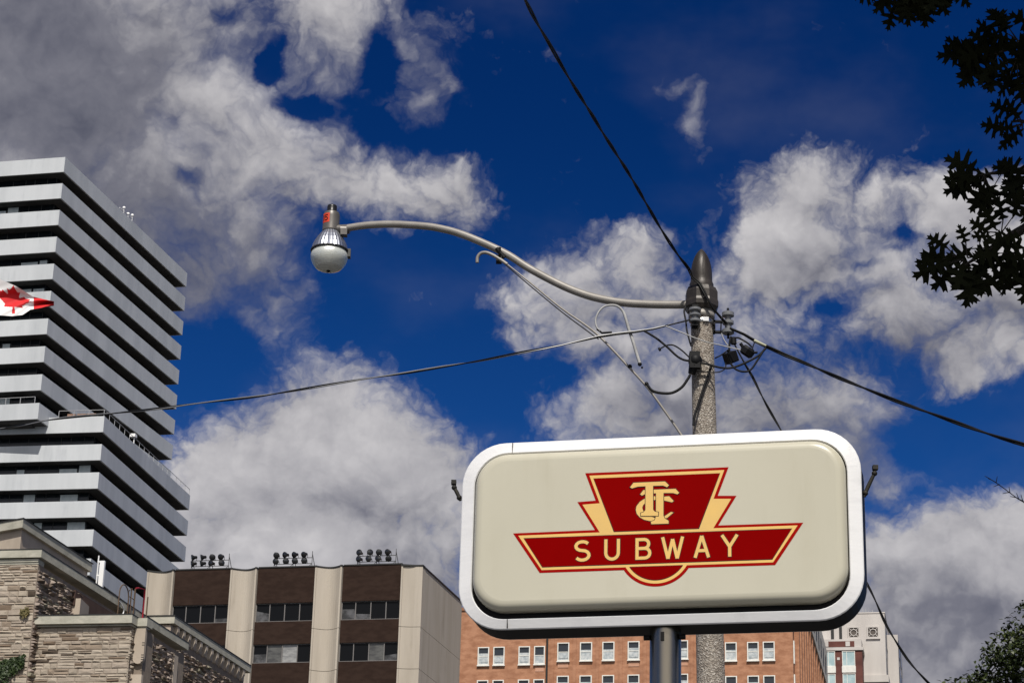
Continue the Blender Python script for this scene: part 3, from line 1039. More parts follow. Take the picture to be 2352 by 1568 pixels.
def rubble(mb, a0, a1, z0, z1, q, rnd, cmin, cmax, lmin, lmax, proud, rough_=0.5):
    """courses of rough blocks on a wall; q(a, d, z) gives the point at a along, d out of the wall"""
    z = z0
    while z < z1 - 0.03:
        h = rnd.uniform(cmin, cmax)
        zt = min(z + h, z1)
        if z1 - zt < cmin * .5:
            zt = z1
        a = a0
        while a < a1 - 0.01:
            l = rnd.uniform(lmin, lmax)
            b = min(a + l, a1)
            if a1 - b < lmin * .5:
                b = a1
            # sometimes two thin stones in one course
            cuts = [(z, zt)] if rnd.random() < .72 or zt - z < .1 else [(z, z + (zt - z) * .5), (z + (zt - z) * .5, zt)]
            for (s0, s1) in cuts:
                g = .006
                d = proud * rnd.random() ** 1.6 + .006
                A, B, Z0, Z1 = a + g, b - g, s0 + g, s1 - g
                e = min(.022, (Z1 - Z0) * .3, (B - A) * .3)
                jit = [rough_ * proud * rnd.uniform(-.5, .5) for _ in range(4)]
                mid = rough_ * proud * rnd.uniform(0, .8)
                vs = [q(A, 0, Z0), q(B, 0, Z0), q(B, 0, Z1), q(A, 0, Z1),
                      q(A + e, max(.004, d + jit[0]), Z0 + e), q(B - e, max(.004, d + jit[1]), Z0 + e), q(B - e, max(.004, d + jit[2]), Z1 - e), q(A + e, max(.004, d + jit[3]), Z1 - e),
                      q((A + B) / 2 + (B - A) * rnd.uniform(-.2, .2), max(.006, d + mid), (Z0 + Z1) / 2)]
                fs = [(0, 1, 5, 4), (1, 2, 6, 5), (2, 3, 7, 6), (3, 0, 4, 7), (4, 5, 8), (5, 6, 8), (6, 7, 8), (7, 4, 8)]
                mb.add(vs, fs)
            a = b
        z = zt


def museum():
    o = (-15.263, 73.43)
    fr = frame(o, 99.5, 15.1)
    root = tag(empty('museum_building', (o[0], o[1], 0)), 'old museum building of rough tan stone with pale copings, in front of the striped tower', 'building')
    rnd = random.Random(21)
    LB, WB = 9.0, 12.62
    zc0, zc1 = 22.18, 22.44
    # --- main block B: backing, rubble front and flank, coping
    b = MB(fr)
    b.box((-LB, 0.0, 0), (0, WB, 21.97))
    part(b, 'backing_wall', MORT, root)
    r = MB(fr)
    rubble(r, -LB * .45, 0.0, 16.4, 21.97, lambda a, d, z: (a, -d, z), rnd, .075, .20, .18, .6, .030, .8)
    part(r, 'front_wall', RUB, root)
    r = MB(fr)
    rubble(r, 0.02, WB - 1.15, 16.4, 21.80, lambda a, d, z: (d, a, z), rnd, .08, .15, .16, .5, .11, .9)
    part(r, 'side_wall', RUB2, root)
    r = MB(fr)
    r.box((0.002, WB - 1.12, 10), (0.08, WB - .75, 21.75))
    part(r, 'pilaster', ASH, root)
    r = MB(fr)
    r.box((0.0, 9.02, 10), (0.06, 9.32, 21.78))
    part(r, 'quoin', ASH, root)
    c = MB(fr)
    # coping runs round front and flank; butted at the corner
    c.box((-LB, -0.13, zc0), (0.13, 0.45, zc1))
    c.box((-0.40, 0.451, zc0), (0.13, WB + .02, zc1))
    part(c, 'coping', COP, root)
    c = MB(fr)
    c.box((-LB, -0.05, 22.05), (0.004, 0.4, zc0 - .03))
    c.box((-LB, -0.02, 21.98), (0.002, 0.39, 22.048))
    part(c, 'string_course', COP, root)
    c = MB(fr)
    c.box((-LB, -0.145, zc1 + .001), (0.14, 0.44, zc1 + .03))
    c.box((-.38, 0.441, zc1 + .001), (0.14, WB, zc1 + .03))
    part(c, 'flashing', LEAD, root)
    # recess in the flank with a lit jamb and a sloping lintel
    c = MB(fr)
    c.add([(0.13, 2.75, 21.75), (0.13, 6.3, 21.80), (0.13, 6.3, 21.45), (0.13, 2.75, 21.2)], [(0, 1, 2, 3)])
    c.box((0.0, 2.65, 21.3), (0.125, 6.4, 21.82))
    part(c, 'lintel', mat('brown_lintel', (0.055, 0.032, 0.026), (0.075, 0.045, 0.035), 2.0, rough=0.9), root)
    c = MB(fr)
    c.prism([(0.0, 2.72), (0.30, 2.72), (0.0, 4.6)], 19.0, 21.55)
    part(c, 'jamb', ASH, root)
    # --- attic A of smooth stone
    a = MB(fr)
    foot = [(-1.2, 1.02), (-1.2, 6.3), (-9.0, 6.3), (-9.0, 2.2), (-4.0, 2.2)]
    a.prism(foot, 22.0, 23.49)
    part(a, 'attic', ASH, root)
    a = MB(fr)
    foot2 = [(-1.08, 0.80), (-1.08, 6.36), (-9.0, 6.36), (-9.0, 1.98), (-4.0, 1.98)]
    a.prism(foot2, 23.492, 23.79)
    part(a, 'attic_coping', COP, root)
    a = MB(fr)
    a.prism([(-1.05, 0.76), (-1.05, 6.4), (-9.0, 6.4), (-9.0, 1.94), (-4.0, 1.94)], 23.792, 23.82)
    part(a, 'attic_flashing', LEAD, root)
    # --- front bay C
    b = MB(fr)
    b.box((0.15, 0.30, 0), (3.20, 1.5, 19.93))
    b.box((3.201, 0.72, 0), (3.5, 1.45, 19.93))
    part(b, 'bay_backing', MORT, root)
    r = MB(fr)
    rubble(r, 0.0, 3.24, 16.0, 19.90, lambda a_, d, z: (a_, 0.30 - d, z), rnd, .075, .20, .18, .6, .030, .8)
    rubble(r, 0.26, 0.70, 16.0, 19.88, lambda a_, d, z: (3.20 + d, a_, z), rnd, .08, .15, .1, .3, .05, .8)
    part(r, 'bay_wall', RUB, root)
    c = MB(fr)
    c.box((-0.02, 0.10, 20.0), (3.30, 1.0, 20.27))
    c.box((3.301, 0.55, 20.0), (3.62, 1.0, 20.268))
    c.box((0.02, 0.22, 19.94), (3.25, 0.9, 19.985))
    c.box((3.26, 0.62, 19.94), (3.58, 0.9, 19.983))
    part(c, 'bay_coping', COP, root)
    c = MB(fr)
    c.box((-0.02, 0.085, 20.272), (3.31, 1.0, 20.30))
    part(c, 'bay_flashing', LEAD, root)
    c = MB(fr)
    n = 8
    pts = [(3.22, 19.93), (3.22, 18.95)] + [(3.22 + .18 - .18 * cos(pi * k / n), 18.95 - .18 * sin(pi * k / n)) for k in range(1, n)] + [(3.58, 18.95), (3.58, 19.93)]
    c.prism(pts, 0.58, 0.715, 'y')
    c.box((3.20, 0.58, 12), (3.57, 0.714, 18.42))
    part(c, 'buttress', ASH, root)
    g = MB(fr)
    for k in range(7):
        zz_ = 19.45 - .075 * k - (.25 if k > 1 else 0)
        g.box((3.50, 0.572, zz_), (3.585, 0.581, zz_ + .02))
    part(g, 'groove', LEAD, root)
    # --- far block D with a bracketed cornice
    b = MB(fr)
    b.box((-8.0, 13.6, 0), (-1.0, 21.4, 23.0))
    part(b, 'rear_backing', MORT, root)
    r = MB(fr)
    rubble(r, 13.62, 21.35, 18.6, 22.72, lambda a_, d, z: (-1.0 + d, a_, z), rnd, .08, .15, .16, .5, .11, .9)
    part(r, 'rear_wall', RUB2, root)
    c = MB(fr)
    c.box((-8.0, 13.35, 23.42), (-0.8, 14.0, 23.70))
    c.box((-1.35, 14.001, 23.42), (-0.8, 21.65, 23.70))
    part(c, 'rear_coping', COP, root)
    c = MB(fr)
    c.box((-8.0, 13.32, 23.702), (-0.78, 14.0, 23.74))
    c.box((-1.3, 14.0, 23.702), (-0.78, 21.6, 23.74))
    part(c, 'rear_flashing', LEAD, root)
    c = MB(fr)
    c.box((-8.0, 13.5, 23.002), (-0.98, 21.38, 23.40))
    c.box((-2.6, 13.45, 23.12), (-0.97, 13.499, 23.36))
    part(c, 'frieze', ASH, root)
    for k in range(13):
        w0 = 13.78 + .59 * k
        d_ = MB(fr)
        d_.prism([(-0.985, 23.40), (-0.985, 22.95), (-0.90, 23.0), (-0.82, 23.2), (-0.82, 23.40)][::-1], w0, w0 + .2, 'y')
        part(d_, 'bracket', ASH, root)
    c = MB(fr)
    c.box((-1.0, 21.0, 10), (-0.93, 21.4, 22.7))
    part(c, 'rear_pilaster', ASH, root)

    # ladder over the parapet
    lr = tag(empty('roof_ladder', fr(Vector((0.2, 7.5, 21.0)))), 'rusty roof ladder with hoops and one red rail, above the pale stone parapet', 'ladder')
    rust = mat('rust_steel', (0.075, 0.045, 0.03), (0.12, 0.08, 0.05), 12.0, rough=0.8)
    red = mat('red_paint', (0.24, 0.012, 0.022), (0.30, 0.018, 0.028), 6.0, rough=0.5)
    h = MB(fr)
    u = 0.2
    for w0, w1, zt in ((5.95, 6.75, 23.0),):
        arc = [(u, w0, 21.6)] + [(u, (w0 + w1) / 2 - (w1 - w0) / 2 * cos(pi * k / 10), zt - .4 + .4 * sin(pi * k / 10)) for k in range(11)] + [(u, w1, 21.2)]
        h.tube(arc, .022, 6)
    h.tube([(u, 6.75, 22.9), (u, 6.95, 23.05), (u, 6.95, 21.2)], .022, 6)
    h.tube([(u, 7.25, 23.10), (u, 7.25, 21.2)], .03, 6)
    for k in range(6):
        h.tube([(u, 6.75, 21.3 + .28 * k), (u, 7.25, 21.3 + .28 * k)], .015, 5)
    part(h, 'rail', rust, lr)
    h = MB(fr)
    h.tube([(u + .02, 7.25, 23.12), (u + .02, 7.5, 23.2), (u + .02, 8.02, 23.28), (u + .02, 8.02, 22.0)], .032, 6)
    ob = part(h, 'rail', red, lr)
    ob['label'] = 'red rail of the roof ladder'
    h = MB(fr)
    h.tube([(u + .02, 8.35, 23.1), (u + .02, 8.35, 21.9)], .022, 6)
    part(h, 'rail', rust, lr)
    # cable and antenna
    cb = MB(fr)
    cb.tube(smooth_path([(0.16, 6.1, 22.35), (0.18, 6.42, 22.2), (0.17, 6.50, 22.05), (0.16, 6.32, 21.75), (0.16, 6.3, 21.5)]), .022, 6)
    tag(whole(cb, 'loose_cable', mat('white_plastic', (0.75, 0.75, 0.75), rough=0.4), fr(Vector((0.1, 6.4, 22.0)))), 'short white cable dangling over the stone coping by the roof ladder', 'cable')
    at_ = tag(empty('antenna_mast', fr(Vector((-0.9, 6.6, 22.5)))), 'white panel antenna on the corner of the stone attic, against the striped tower', 'antenna')
    wm = mat('white_plastic', (0.75, 0.75, 0.75))
    m_ = MB(fr)
    m_.tube([(-0.95, 6.55, 22.4), (-0.95, 6.55, 24.15)], .025, 6)
    part(m_, 'mast', wm, at_)
    m_ = MB(fr)
    m_.box((-0.87, 6.5, 22.62), (-0.70, 6.60, 23.95))
    part(m_, 'panel', wm, at_)
    m_ = MB(fr)
    for z_ in (22.8, 23.4, 23.9):
        m_.box((-0.97, 6.53, z_), (-0.86, 6.58, z_ + .05))
    part(m_, 'clamp', wm, at_)
    # ivy clinging to the front
    iv = MB(fr)
    rl = random.Random(4)
    for k in range(1500):
        a_ = -0.08 - rl.random() ** .8 * 1.15
        top = 18.98 - (-a_) * .25
        low = 18.62 + a_ * .55
        z_ = rl.uniform(min(low, top - .05), top) - .03
        if rl.random() < .18:
            z_ -= rl.uniform(0, .5) * (-a_)
        p = Vector((a_, -.07 - rl.random() * .1, z_))
        s_ = rl.uniform(.03, .06)
        R = Matrix.Rotation(rl.uniform(0, 6.28), 3, 'Y') @ Matrix.Rotation(rl.uniform(-.8, .8), 3, 'X') @ Matrix.Rotation(rl.uniform(-.8, .8), 3, 'Z')
        iv.add([p + R @ Vector(q_) * s_ for q_ in ((0, 0, -1), (.8, .1, 0), (0, 0, 1), (-.8, .1, 0))], [(0, 1, 2, 3)])
    tag(whole(iv, 'ivy', mat('ivy_leaf', (0.020, 0.035, 0.012), (0.045, 0.07, 0.02), 5.0, rough=0.5), fr(Vector((-.6, 0, 18.3)))), 'dark green ivy patch clinging to the tan stone wall', 'ivy')
    # moss and small plant on stones
    iv = MB(fr)
    for k in range(160):
        p = Vector((-.12 - rl.random() * .28, -.07 - rl.random() * .06, 20.35 + rl.gauss(0, .07)))
        s_ = rl.uniform(.02, .05)
        R = Matrix.Rotation(rl.uniform(0, 6.28), 3, 'Y') @ Matrix.Rotation(rl.uniform(-.8, .8), 3, 'X')
        iv.add([p + R @ Vector(q_) * s_ for q_ in ((0, 0, -1), (.8, .1, 0), (0, 0, 1), (-.8, .1, 0))], [(0, 1, 2, 3)])
    tag(whole(iv, 'wall_plant', mat('dry_plant', (0.10, 0.085, 0.03), (0.16, 0.13, 0.05), 5.0, rough=0.7), fr(Vector((-.25, 0, 20.2)))), 'small yellowish plant sprouting from the tan stone wall above the ivy', 'plant')


museum()


# ================================================================== flag
def flag():
    hd = 85.0
    top = [(-62, 598), (-30, 618), (0, 641), (37, 657), (75, 681), (100, 687), (124, 692)]
    bot = [(-62, 712), (-30, 720), (0, 724), (28, 726), (52, 723), (70, 711), (100, 706), (124, 702)]

    def ev(c, t):
        x = c[0][0] + (c[-1][0] - c[0][0]) * t
        for (x0, y0), (x1, y1) in zip(c[:-1], c[1:]):
            if x <= x1 + 1e-6:
                k = (x - x0) / (x1 - x0)
                return x, y0 + (y1 - y0) * k
        return c[-1]
    leaf = [(0, .50), (.06, .36), (.10, .30), (.165, .335), (.135, .165), (.155, .14), (.265, .255), (.30, .19), (.42, .215), (.375, .085), (.45, .045), (.21, -.15), (.235, -.23), (.03, -.195), (.035, -.43)]
    leaf = leaf + [(-x, y) for x, y in leaf[::-1]]

    def inside(x, y):
        c = False
        n = len(leaf)
        for i in range(n):
            (x0, y0), (x1, y1) = leaf[i], leaf[(i + 1) % n]
            if (y0 > y) != (y1 > y) and x < (x1 - x0) * (y - y0) / (y1 - y0) + x0:
                c = not c
        return c
    mb = MB()
    nu, nv = 220, 110
    vs = []
    for j in range(nv + 1):
        for i in range(nu + 1):
            u, v = i / nu, j / nv
            xt, yt = ev(top, u)
            xb, yb = ev(bot, u)
            # folds: diagonal pleats running from the upper hoist, deeper at the fly
            ph = (u * 2.3 - v * 1.5) * 2 * pi
            amp = .075 * (0.35 + u)
            vv = v + .02 * sin(ph * 1.0 + .8) * sin(pi * v)
            d = hd + amp * sin(ph) + .022 * sin(ph * 2.3 + 1.0) * (1 - .5 * v) + .30 * sin(pi * v) * (1 - u * .6)
            vs.append(at(xb + (xt - xb) * vv, yb + (yt - yb) * vv, d))
    fs, mi = [], []
    for j in range(nv):
        for i in range(nu):
            u, v = (i + .5) / nu, (j + .5) / nv
            X, Y = (u * 2 - 1), v - .5
            red = abs(X) > .5 or inside(X, Y)
            fs.append((j * (nu + 1) + i, j * (nu + 1) + i + 1, (j + 1) * (nu + 1) + i + 1, (j + 1) * (nu + 1) + i))
            mi.append(1 if red else 0)
    mb.add(vs, fs, 0, True)
    mb.mi = mi
    p = at(-62, 720, hd)
    tag(whole(mb, 'national_flag', [mat('flag_white', (0.72, 0.70, 0.70), rough=0.75), mat('flag_red', (0.55, 0.008, 0.012), rough=0.7)], p),
        'red and white maple leaf flag flying in front of the striped tower', 'flag')
    pm = MB()
    q = at(-70, 600, hd)
    pm.tube([(q.x, q.y, 0.0), (q.x, q.y, q.z + 1.0)], [.11, .05], 10)
    pole = tag(empty('flagpole', (q.x, q.y, 0)), 'white flagpole that carries the maple leaf flag', 'flagpole')
    part(pm, 'pole', mat('white_metal', (0.8, 0.8, 0.8)), pole)
    pm = MB()
    pm.ball((q.x, q.y, q.z + 1.08), .12)
    part(pm, 'finial', mat('brass', (0.6, 0.42, 0.12), rough=0.3, metal=0.9), pole)


flag()


# ================================================================== street lamp on the concrete pole
PD = 22.0
PA = at(1612.0, 760, PD)
P_TOP = on_wall(1611.5, 720, PA, 90)
P_LOW = on_wall(1633.0, 1568, PA, 90)


def pole_at(z):
    k = (z - P_TOP.z) / (P_LOW.z - P_TOP.z)
    return Vector((P_TOP.x + (P_LOW.x - P_TOP.x) * k, P_TOP.y, z))


def pp(X, Y, off=0.0):
    """on the upright plane through the pole that faces the street, off metres nearer"""
    return on_wall(X, Y, (PA.x, PA.y - off, 0), 90)


zq = zoomed(1160, 580, 3.015)
zp = zoomed(1660, 600, 3.135)
zc = zoomed(1780, 770, 9.8)
zl = zoomed(740, 490, 4.523)
za_ = zoomed(750, 500, 7.84)
zk = zoomed(1690, 610, 8.714)

AGG = mat('exposed_aggregate', (0.23, 0.20, 0.17), (0.30, 0.27, 0.23), 3.0, rough=0.9, bump=0.6,
          speck=(75.0, [(0.0, (0.11, 0.09, 0.075)), (0.18, (0.25, 0.215, 0.18)), (0.42, (0.36, 0.32, 0.27)), (0.66, (0.19, 0.155, 0.13)), (0.85, (0.52, 0.48, 0.43))]))
IRON = mat('brown_cast_iron', (0.026, 0.022, 0.019), (0.050, 0.043, 0.038), 5.0, (1, 1, .3), rough=0.42, metal=0.2, spec=0.4, bump=0.15, bump_scale=30)
ALU = mat('grey_paint_steel', (0.215, 0.20, 0.182), (0.265, 0.248, 0.228), 4.0, rough=0.45, metal=0.1)
BLK = mat('black_rubber', (0.008, 0.008, 0.009), rough=0.55, spec=0.2)
GREYW = mat('grey_cable', (0.30, 0.30, 0.30), (0.4, 0.4, 0.4), 8.0, rough=0.5)
PORC = mat('grey_porcelain', (0.15, 0.155, 0.165), rough=0.15, spec=0.5)


def lamp():
    b0 = pole_at(0.0)
    root = tag(empty('street_lamp', b0), 'concrete street light pole with dark pointed cap and long curved lamp arm', 'street lamp')
    zt = P_TOP.z
    # shaft: round, tapered
    s = MB()
    n = 28
    pts, rs = [], []
    for k in range(12):
        z = zt + .05 - (zt + .05) * k / 11
        pts.append(pole_at(z))
        rs.append(.112 + .0065 * (zt - z))
    s.tube(pts, rs, n)
    part(s, 'pole', AGG, root)
    cx = pole_at(zt)

    def zy(y, x=1612):
        return pp(x, zk(0, y)[1]).z
    k_ = 4.35e-4
    # octagonal collar casting
    zb, zm, z1 = zy(1440), zy(1250), zy(985)
    c = MB()
    oct_ = lambda r, ph=pi / 8: [(cx.x + r * cos(ph + 2 * pi * q / 8), cx.y + r * sin(ph + 2 * pi * q / 8)) for q in range(8)]
    rings = [(.152, zb - .02), (.178, zb + .02), (.180, zm - .03), (.172, zm), (.172, z1 - .05), (.150, z1)]
    vs = []
    for r, z in rings:
        vs += [(x, y, z) for x, y in oct_(r)]
    fs = []
    for i in range(len(rings) - 1):
        for q in range(8):
            fs.append((i * 8 + q, i * 8 + (q + 1) % 8, (i + 1) * 8 + (q + 1) % 8, (i + 1) * 8 + q))
    fs += [list(range(8))[::-1], [(len(rings) - 1) * 8 + q for q in range(8)]]
    c.add(vs, fs)
    part(c, 'collar', IRON, root)
    c = MB()
    c.lathe([(.125, zb - .10), (.135, zb - .09), (.135, zb - .05), (.128, zb - .045), (.128, zb - .018)], (cx.x, cx.y, 0), 24)
    part(c, 'collar_ring', ALU, root)
    # bullet shaped cap
    c = MB()
    zc0, zc1 = zy(985), zy(110)
    H = zc1 - zc0
    prof = [(.122, zc0 + .001), (.124, zc0 + .05), (.117, zc0 + .065), (.114, zc0 + .075)]
    for k in range(13):
        t = k / 12
        prof.append((max(.004, .111 * (1 - t ** 2.6) ** .75), zc0 + .09 + (H - .09) * t))
    c.lathe(prof, (cx.x, cx.y, 0), 30)
    cap = part(c, 'pole_cap', IRON, root)
    g = MB()
    g.box((cx.x + .004, cx.y - .117, zc0 + .13), (cx.x + .009, cx.y - .104, zc0 + .30))
    part(g, 'seam', BLK, cap)

    # curved arm
    arm_px = [(1578, 699), (1560, 699.5), (1500, 699), (1431, 695), (1370, 684), (1325, 670), (1279, 650), (1215, 616), (1157, 580), (1066, 540), (1005, 523.5), (954, 517.5), (893, 515), (842, 517.5), (803, 523), (790, 526)]
    AZA = 101.3
    arm = smooth_path([on_wall(x, y, PA, AZA) for x, y in arm_px], 5)
    a = MB()
    a.tube(arm, [.038 + .004 * (1 - i / len(arm)) for i in range(len(arm))], 16)
    part(a, 'lamp_arm', ALU, root)
    # clamp and hooked strut under the arm
    a = MB()
    pc = on_wall(1152, 584, PA, AZA)
    a.tube([pc + Vector((-.055, -.05, .045)), pc + Vector((.03, -.05, -.06))], .022, 8)
    a.tube([pc + Vector((-.02, -.06, .05)), pc + Vector((-.02, -.065, -.05)), pc + Vector((-.02, .03, -.06))], .014, 6)
    p2 = on_wall(1146, 597, PA, AZA)
    a.box((p2.x - .03, p2.y - .07, p2.z - .035), (p2.x + .03, p2.y + .03, p2.z + .03))
    part(a, 'arm_clamp', BLK, root)
    hook = [(1096, 603), (1097, 591), (1104, 582), (1116, 580), (1130, 585), (1146, 594), (1165, 607), (1220, 651), (1290, 708), (1350, 750), (1386, 781), (1440, 838), (1490, 893), (1530, 948), (1562, 994), (1580, 1022), (1592, 1042)]
    hk = [on_wall(x, y, (PA.x, PA.y - .06, 0), AZA) for x, y in hook]
    a = MB()
    sp = smooth_path(hk[:7], 5)
    a.tube(sp, [.018] * len(sp), 8)
    sp = smooth_path(hk[6:], 4)
    a.tube(sp, [.008 + .0045 * min(1, i / (len(sp) * .4)) for i in range(len(sp))], 8)
    part(a, 'strut', ALU, root)
    a = MB()
    for x, y in (zq(1250, 1013), zq(1375, 1145)):
        q = on_wall(x, y, (PA.x, PA.y - .06, 0), AZA)
        a.ball(q, .024, n=8)
    part(a, 'strut_band', BLK, root)
    # wire that follows the strut
    a = MB()
    w = [on_wall(x, y, (PA.x, PA.y - .09, 0), AZA) for x, y in ((1160, 607), (1215, 654), (1290, 716), (1345, 757), (1375, 779))]
    a.tube(smooth_path(w), .006, 6)
    part(a, 'tie_wire', BLK, root)

    # --- luminaire
    L0 = on_wall(758, 560, PA, AZA)
    lz = lambda y: on_wall(760, za_(0, y)[1], PA, AZA).z
    lx = (L0.x, L0.y, 0)
    lum = MB()
    lum.lathe([(.080, lz(280) + .012), (.088, lz(290)), (.089, lz(350)), (.091, lz(600)), (.093, lz(622)), (.083, lz(630))], lx, 30)
    q = arm[-1]
    lum.tube([(q.x + .06, q.y, q.z), (L0.x + .05, L0.y - .01, q.z)], [.052, .052], 12)
    lum.tube([(q.x + .03, q.y, q.z - .02), (q.x - .035, q.y, q.z - .02)], .062, 10)
    lum.box((q.x - .03, q.y - .07, q.z - .09), (q.x + .04, q.y + .02, q.z - .02))
    hs = part(lum, 'lamp_housing', mat('lamp_housing_grey', (0.105, 0.097, 0.091), (0.14, 0.13, 0.12), 6.0, rough=0.4, metal=0.3), root)
    f = MB()
    f.lathe([(.055, lz(268)), (.055, lz(215)), (.052, lz(205)), (.053, lz(150)), (.050, lz(118)), (.040, lz(108))], lx, 20)
    part(f, 'photocell', mat('black_plastic', (0.012, 0.012, 0.013), rough=0.35), hs)
    # number tag wrapped round the housing
    f = MB()
    a0, a1 = radians(200), radians(262)
    r = .0915
    vs, fs = [], []
    za0, za1 = lz(490), lz(312)
    for k in range(9):
        aa = a0 + (a1 - a0) * k / 8
        for z in (za0, za1):
            vs.append((L0.x + r * cos(aa), L0.y + r * sin(aa), z))
    for k in range(8):
        fs.append((2 * k, 2 * k + 2, 2 * k + 3, 2 * k + 1))
    f.add(vs, fs)
    tg = part(f, 'number_tag', mat('orange_tag', (0.58, 0.05, 0.02), rough=0.6), hs)
    # the figure on it
    f = MB()

    def onr(x, z):                                    # x metres round the housing from the tag's middle right
        aa = radians(238) + x / r
        return (L0.x + (r + .0015) * cos(aa), L0.y + (r + .0015) * sin(aa), z)
    zm_ = (za0 + za1) / 2
    S = [(.016, .030), (-.012, .030), (-.012, .004), (.006, .006), (.016, -.006), (.014, -.022), (.002, -.030), (-.014, -.026)]
    f.tube([onr(x, zm_ + z) for x, z in S], .0045, 6)
    f.tube([onr(-.034, zm_ + .030), onr(-.034, zm_ - .03)], .0045, 6)
    f.tube([onr(-.042, zm_ + .022), onr(-.034, zm_ + .030)], .0045, 6)
    part(f, 'numerals', BLK, hs)
    # ribbed reflector
    f = MB()
    nrib = 60
    prof = [(.088, lz(630)), (.098, lz(655)), (.128, lz(720)), (.158, lz(810)), (.180, lz(900)), (.192, lz(985))]
    vs, fs = [], []
    for r_, z in prof:
        for k in range(nrib):
            aa = 2 * pi * k / nrib
            rr = r_ * (1.0 + (.022 if k % 2 else -.008))
            vs.append((L0.x + rr * cos(aa), L0.y + rr * sin(aa), z))
    for i in range(len(prof) - 1):
        for k in range(nrib):
            fs.append((i * nrib + k, (i + 1) * nrib + k, (i + 1) * nrib + (k + 1) % nrib, i * nrib + (k + 1) % nrib))
    f.add([(x, y, z) for x, y, z in vs], [t[::-1] for t in fs])
    part(f, 'reflector', mat('ribbed_metal', (0.50, 0.52, 0.57), rough=0.33, metal=0.95), root)
    f = MB()
    f.lathe([(.190, lz(985)), (.203, lz(990)), (.203, lz(1012)), (.193, lz(1016))], lx, 40)
    f.box((L0.x + .17, L0.y - .03, lz(1110)), (L0.x + .225, L0.y + .05, lz(960)))
    part(f, 'rim', mat('lamp_rim', (0.06, 0.06, 0.06), rough=0.4, metal=0.6), root)
    f = MB()
    nrib = 120
    prof = [(.182, lz(1014)), (.1885, lz(1037)), (.1932, lz(1062)), (.1962, lz(1090)), (.1970, lz(1120)), (.1935, lz(1160)), (.183, lz(1212)), (.162, lz(1275)), (.140, lz(1322))]
    vs, fs = [], []
    for i, (r_, z) in enumerate(prof):
        for k in range(nrib):
            aa = 2 * pi * k / nrib
            rr = r_ * (1.0 + (.006 if k % 2 else -.004))
            vs.append((L0.x + rr * cos(aa), L0.y + rr * sin(aa), z))
    for i in range(len(prof) - 1):
        for k in range(nrib):
            fs.append((i * nrib + k, i * nrib + (k + 1) % nrib, (i + 1) * nrib + (k + 1) % nrib, (i + 1) * nrib + k)[::-1])
    f.add(vs, fs, 0, True)
    part(f, 'globe', mat('prismatic_glass', (0.80, 0.83, 0.77), rough=0.35, trans=0.35, spec=1.0, ior=2.0, bump=0.2, scale=10, bump_scale=50), root)
    f = MB()
    f.lathe([(.140, lz(1322)), (.134, lz(1332)), (.120, lz(1345)), (.09, lz(1366)), (.05, lz(1381)), (.004, lz(1386))][::-1], lx, 40)
    part(f, 'globe_lens', mat('clear_lens', (0.78, 0.80, 0.75), rough=0.12, trans=0.35, spec=1.0, ior=1.8), root)
    f = MB()
    f.lathe([(.022, lz(1384)), (.020, lz(1402)), (.008, lz(1406))], lx, 12)
    part(f, 'globe_nut', BLK, root)

    # --- insulators on the pole
    def spool(mb, c_, r_, h_):
        mb.lathe([(r_ * a_, h_ * b_) for a_, b_ in ((.8, 0), (1, .03), (1, .18), (.55, .25), (.55, .40), (.92, .46), (.92, .58), (.5, .65), (.5, .76), (1, .82), (1, .97), (.85, 1))], c_, 24, smooth=False)
    ins = MB()
    q = pp(*zp(243, 645), .16)
    spool(ins, (q.x, q.y, q.z), .062, .155)
    part(ins, 'insulator', PORC, root)
    ins = MB()
    q2 = pp(*zp(503, 735), .05)
    spool(ins, (q2.x, q2.y, q2.z), .062, .235)
    part(ins, 'insulator', PORC, root)
    br = MB()
    br.tube([(q.x, q.y, q.z - .05), (q.x, q.y, q.z + .20)], .012, 8)
    br.box((q.x - .03, q.y - .03, q.z - .04), (q.x + .03, cx.y - .08, q.z - .018))
    br.box((q.x - .03, q.y - .03, q.z + .165), (q.x + .03, cx.y - .08, q.z + .185))
    part(br, 'insulator_bracket', BLK, root)
    br = MB()
    for y in (640, 722):
        p0, p1 = pp(*zp(380, y), .03), pp(*zp(500, y), .05)
        br.box((p0.x, p0.y - .03, p0.z - .012), (p1.x, p1.y + .03, p1.z + .012))
    p0, p1 = pp(*zp(392, 722), .03), pp(*zp(392, 640), .03)
    br.box((p0.x - .008, p0.y - .03, p0.z - .012), (p0.x + .012, p0.y + .03, p1.z + .012))
    br.tube([(q2.x, q2.y, q2.z - .05), (q2.x, q2.y, q2.z + .28)], .012, 8)
    part(br, 'insulator_bracket', BLK, root)
    bd = MB()
    q = pp(*zp(320, 655))
    bd.lathe([(.119, -.02), (.121, -.018), (.121, .018), (.119, .02)], (pole_at(q.z).x, cx.y, q.z), 24)
    bd.box((q.x - .028, cx.y - .135, q.z - .022), (q.x + .028, cx.y - .119, q.z + .022))
    part(bd, 'steel_band', mat('bright_steel', (0.75, 0.75, 0.75), rough=0.25, metal=0.9), root)
    # splice where the service conductors leave the pole
    sp_ = MB()
    q = pp(*zp(245, 945), .17)
    sp_.ball((q.x, q.y, q.z), .075, n=9, k=5)
    sp_.box((q.x - .06, q.y - .05, q.z - .09), (q.x + .045, q.y + .05, q.z + .085))
    q3 = pp(*zp(215, 1050), .15)
    sp_.tube([(q.x - .01, q.y, q.z - .05), (q3.x, q3.y, q3.z)], [.055, .035], 8)
    part(sp_, 'splice', BLK, root)

    # thin jumper wires round the pole head
    def wire(pxs, r, mt, off=.2, name='jumper_wire', n=6):
        w_ = MB()
        o_ = off if isinstance(off, (list, tuple)) else [off] * len(pxs)
        w_.tube(smooth_path([pp(x, y, oo) for (x, y), oo in zip(pxs, o_)], n), r, 6)
        part(w_, name, mt, root)
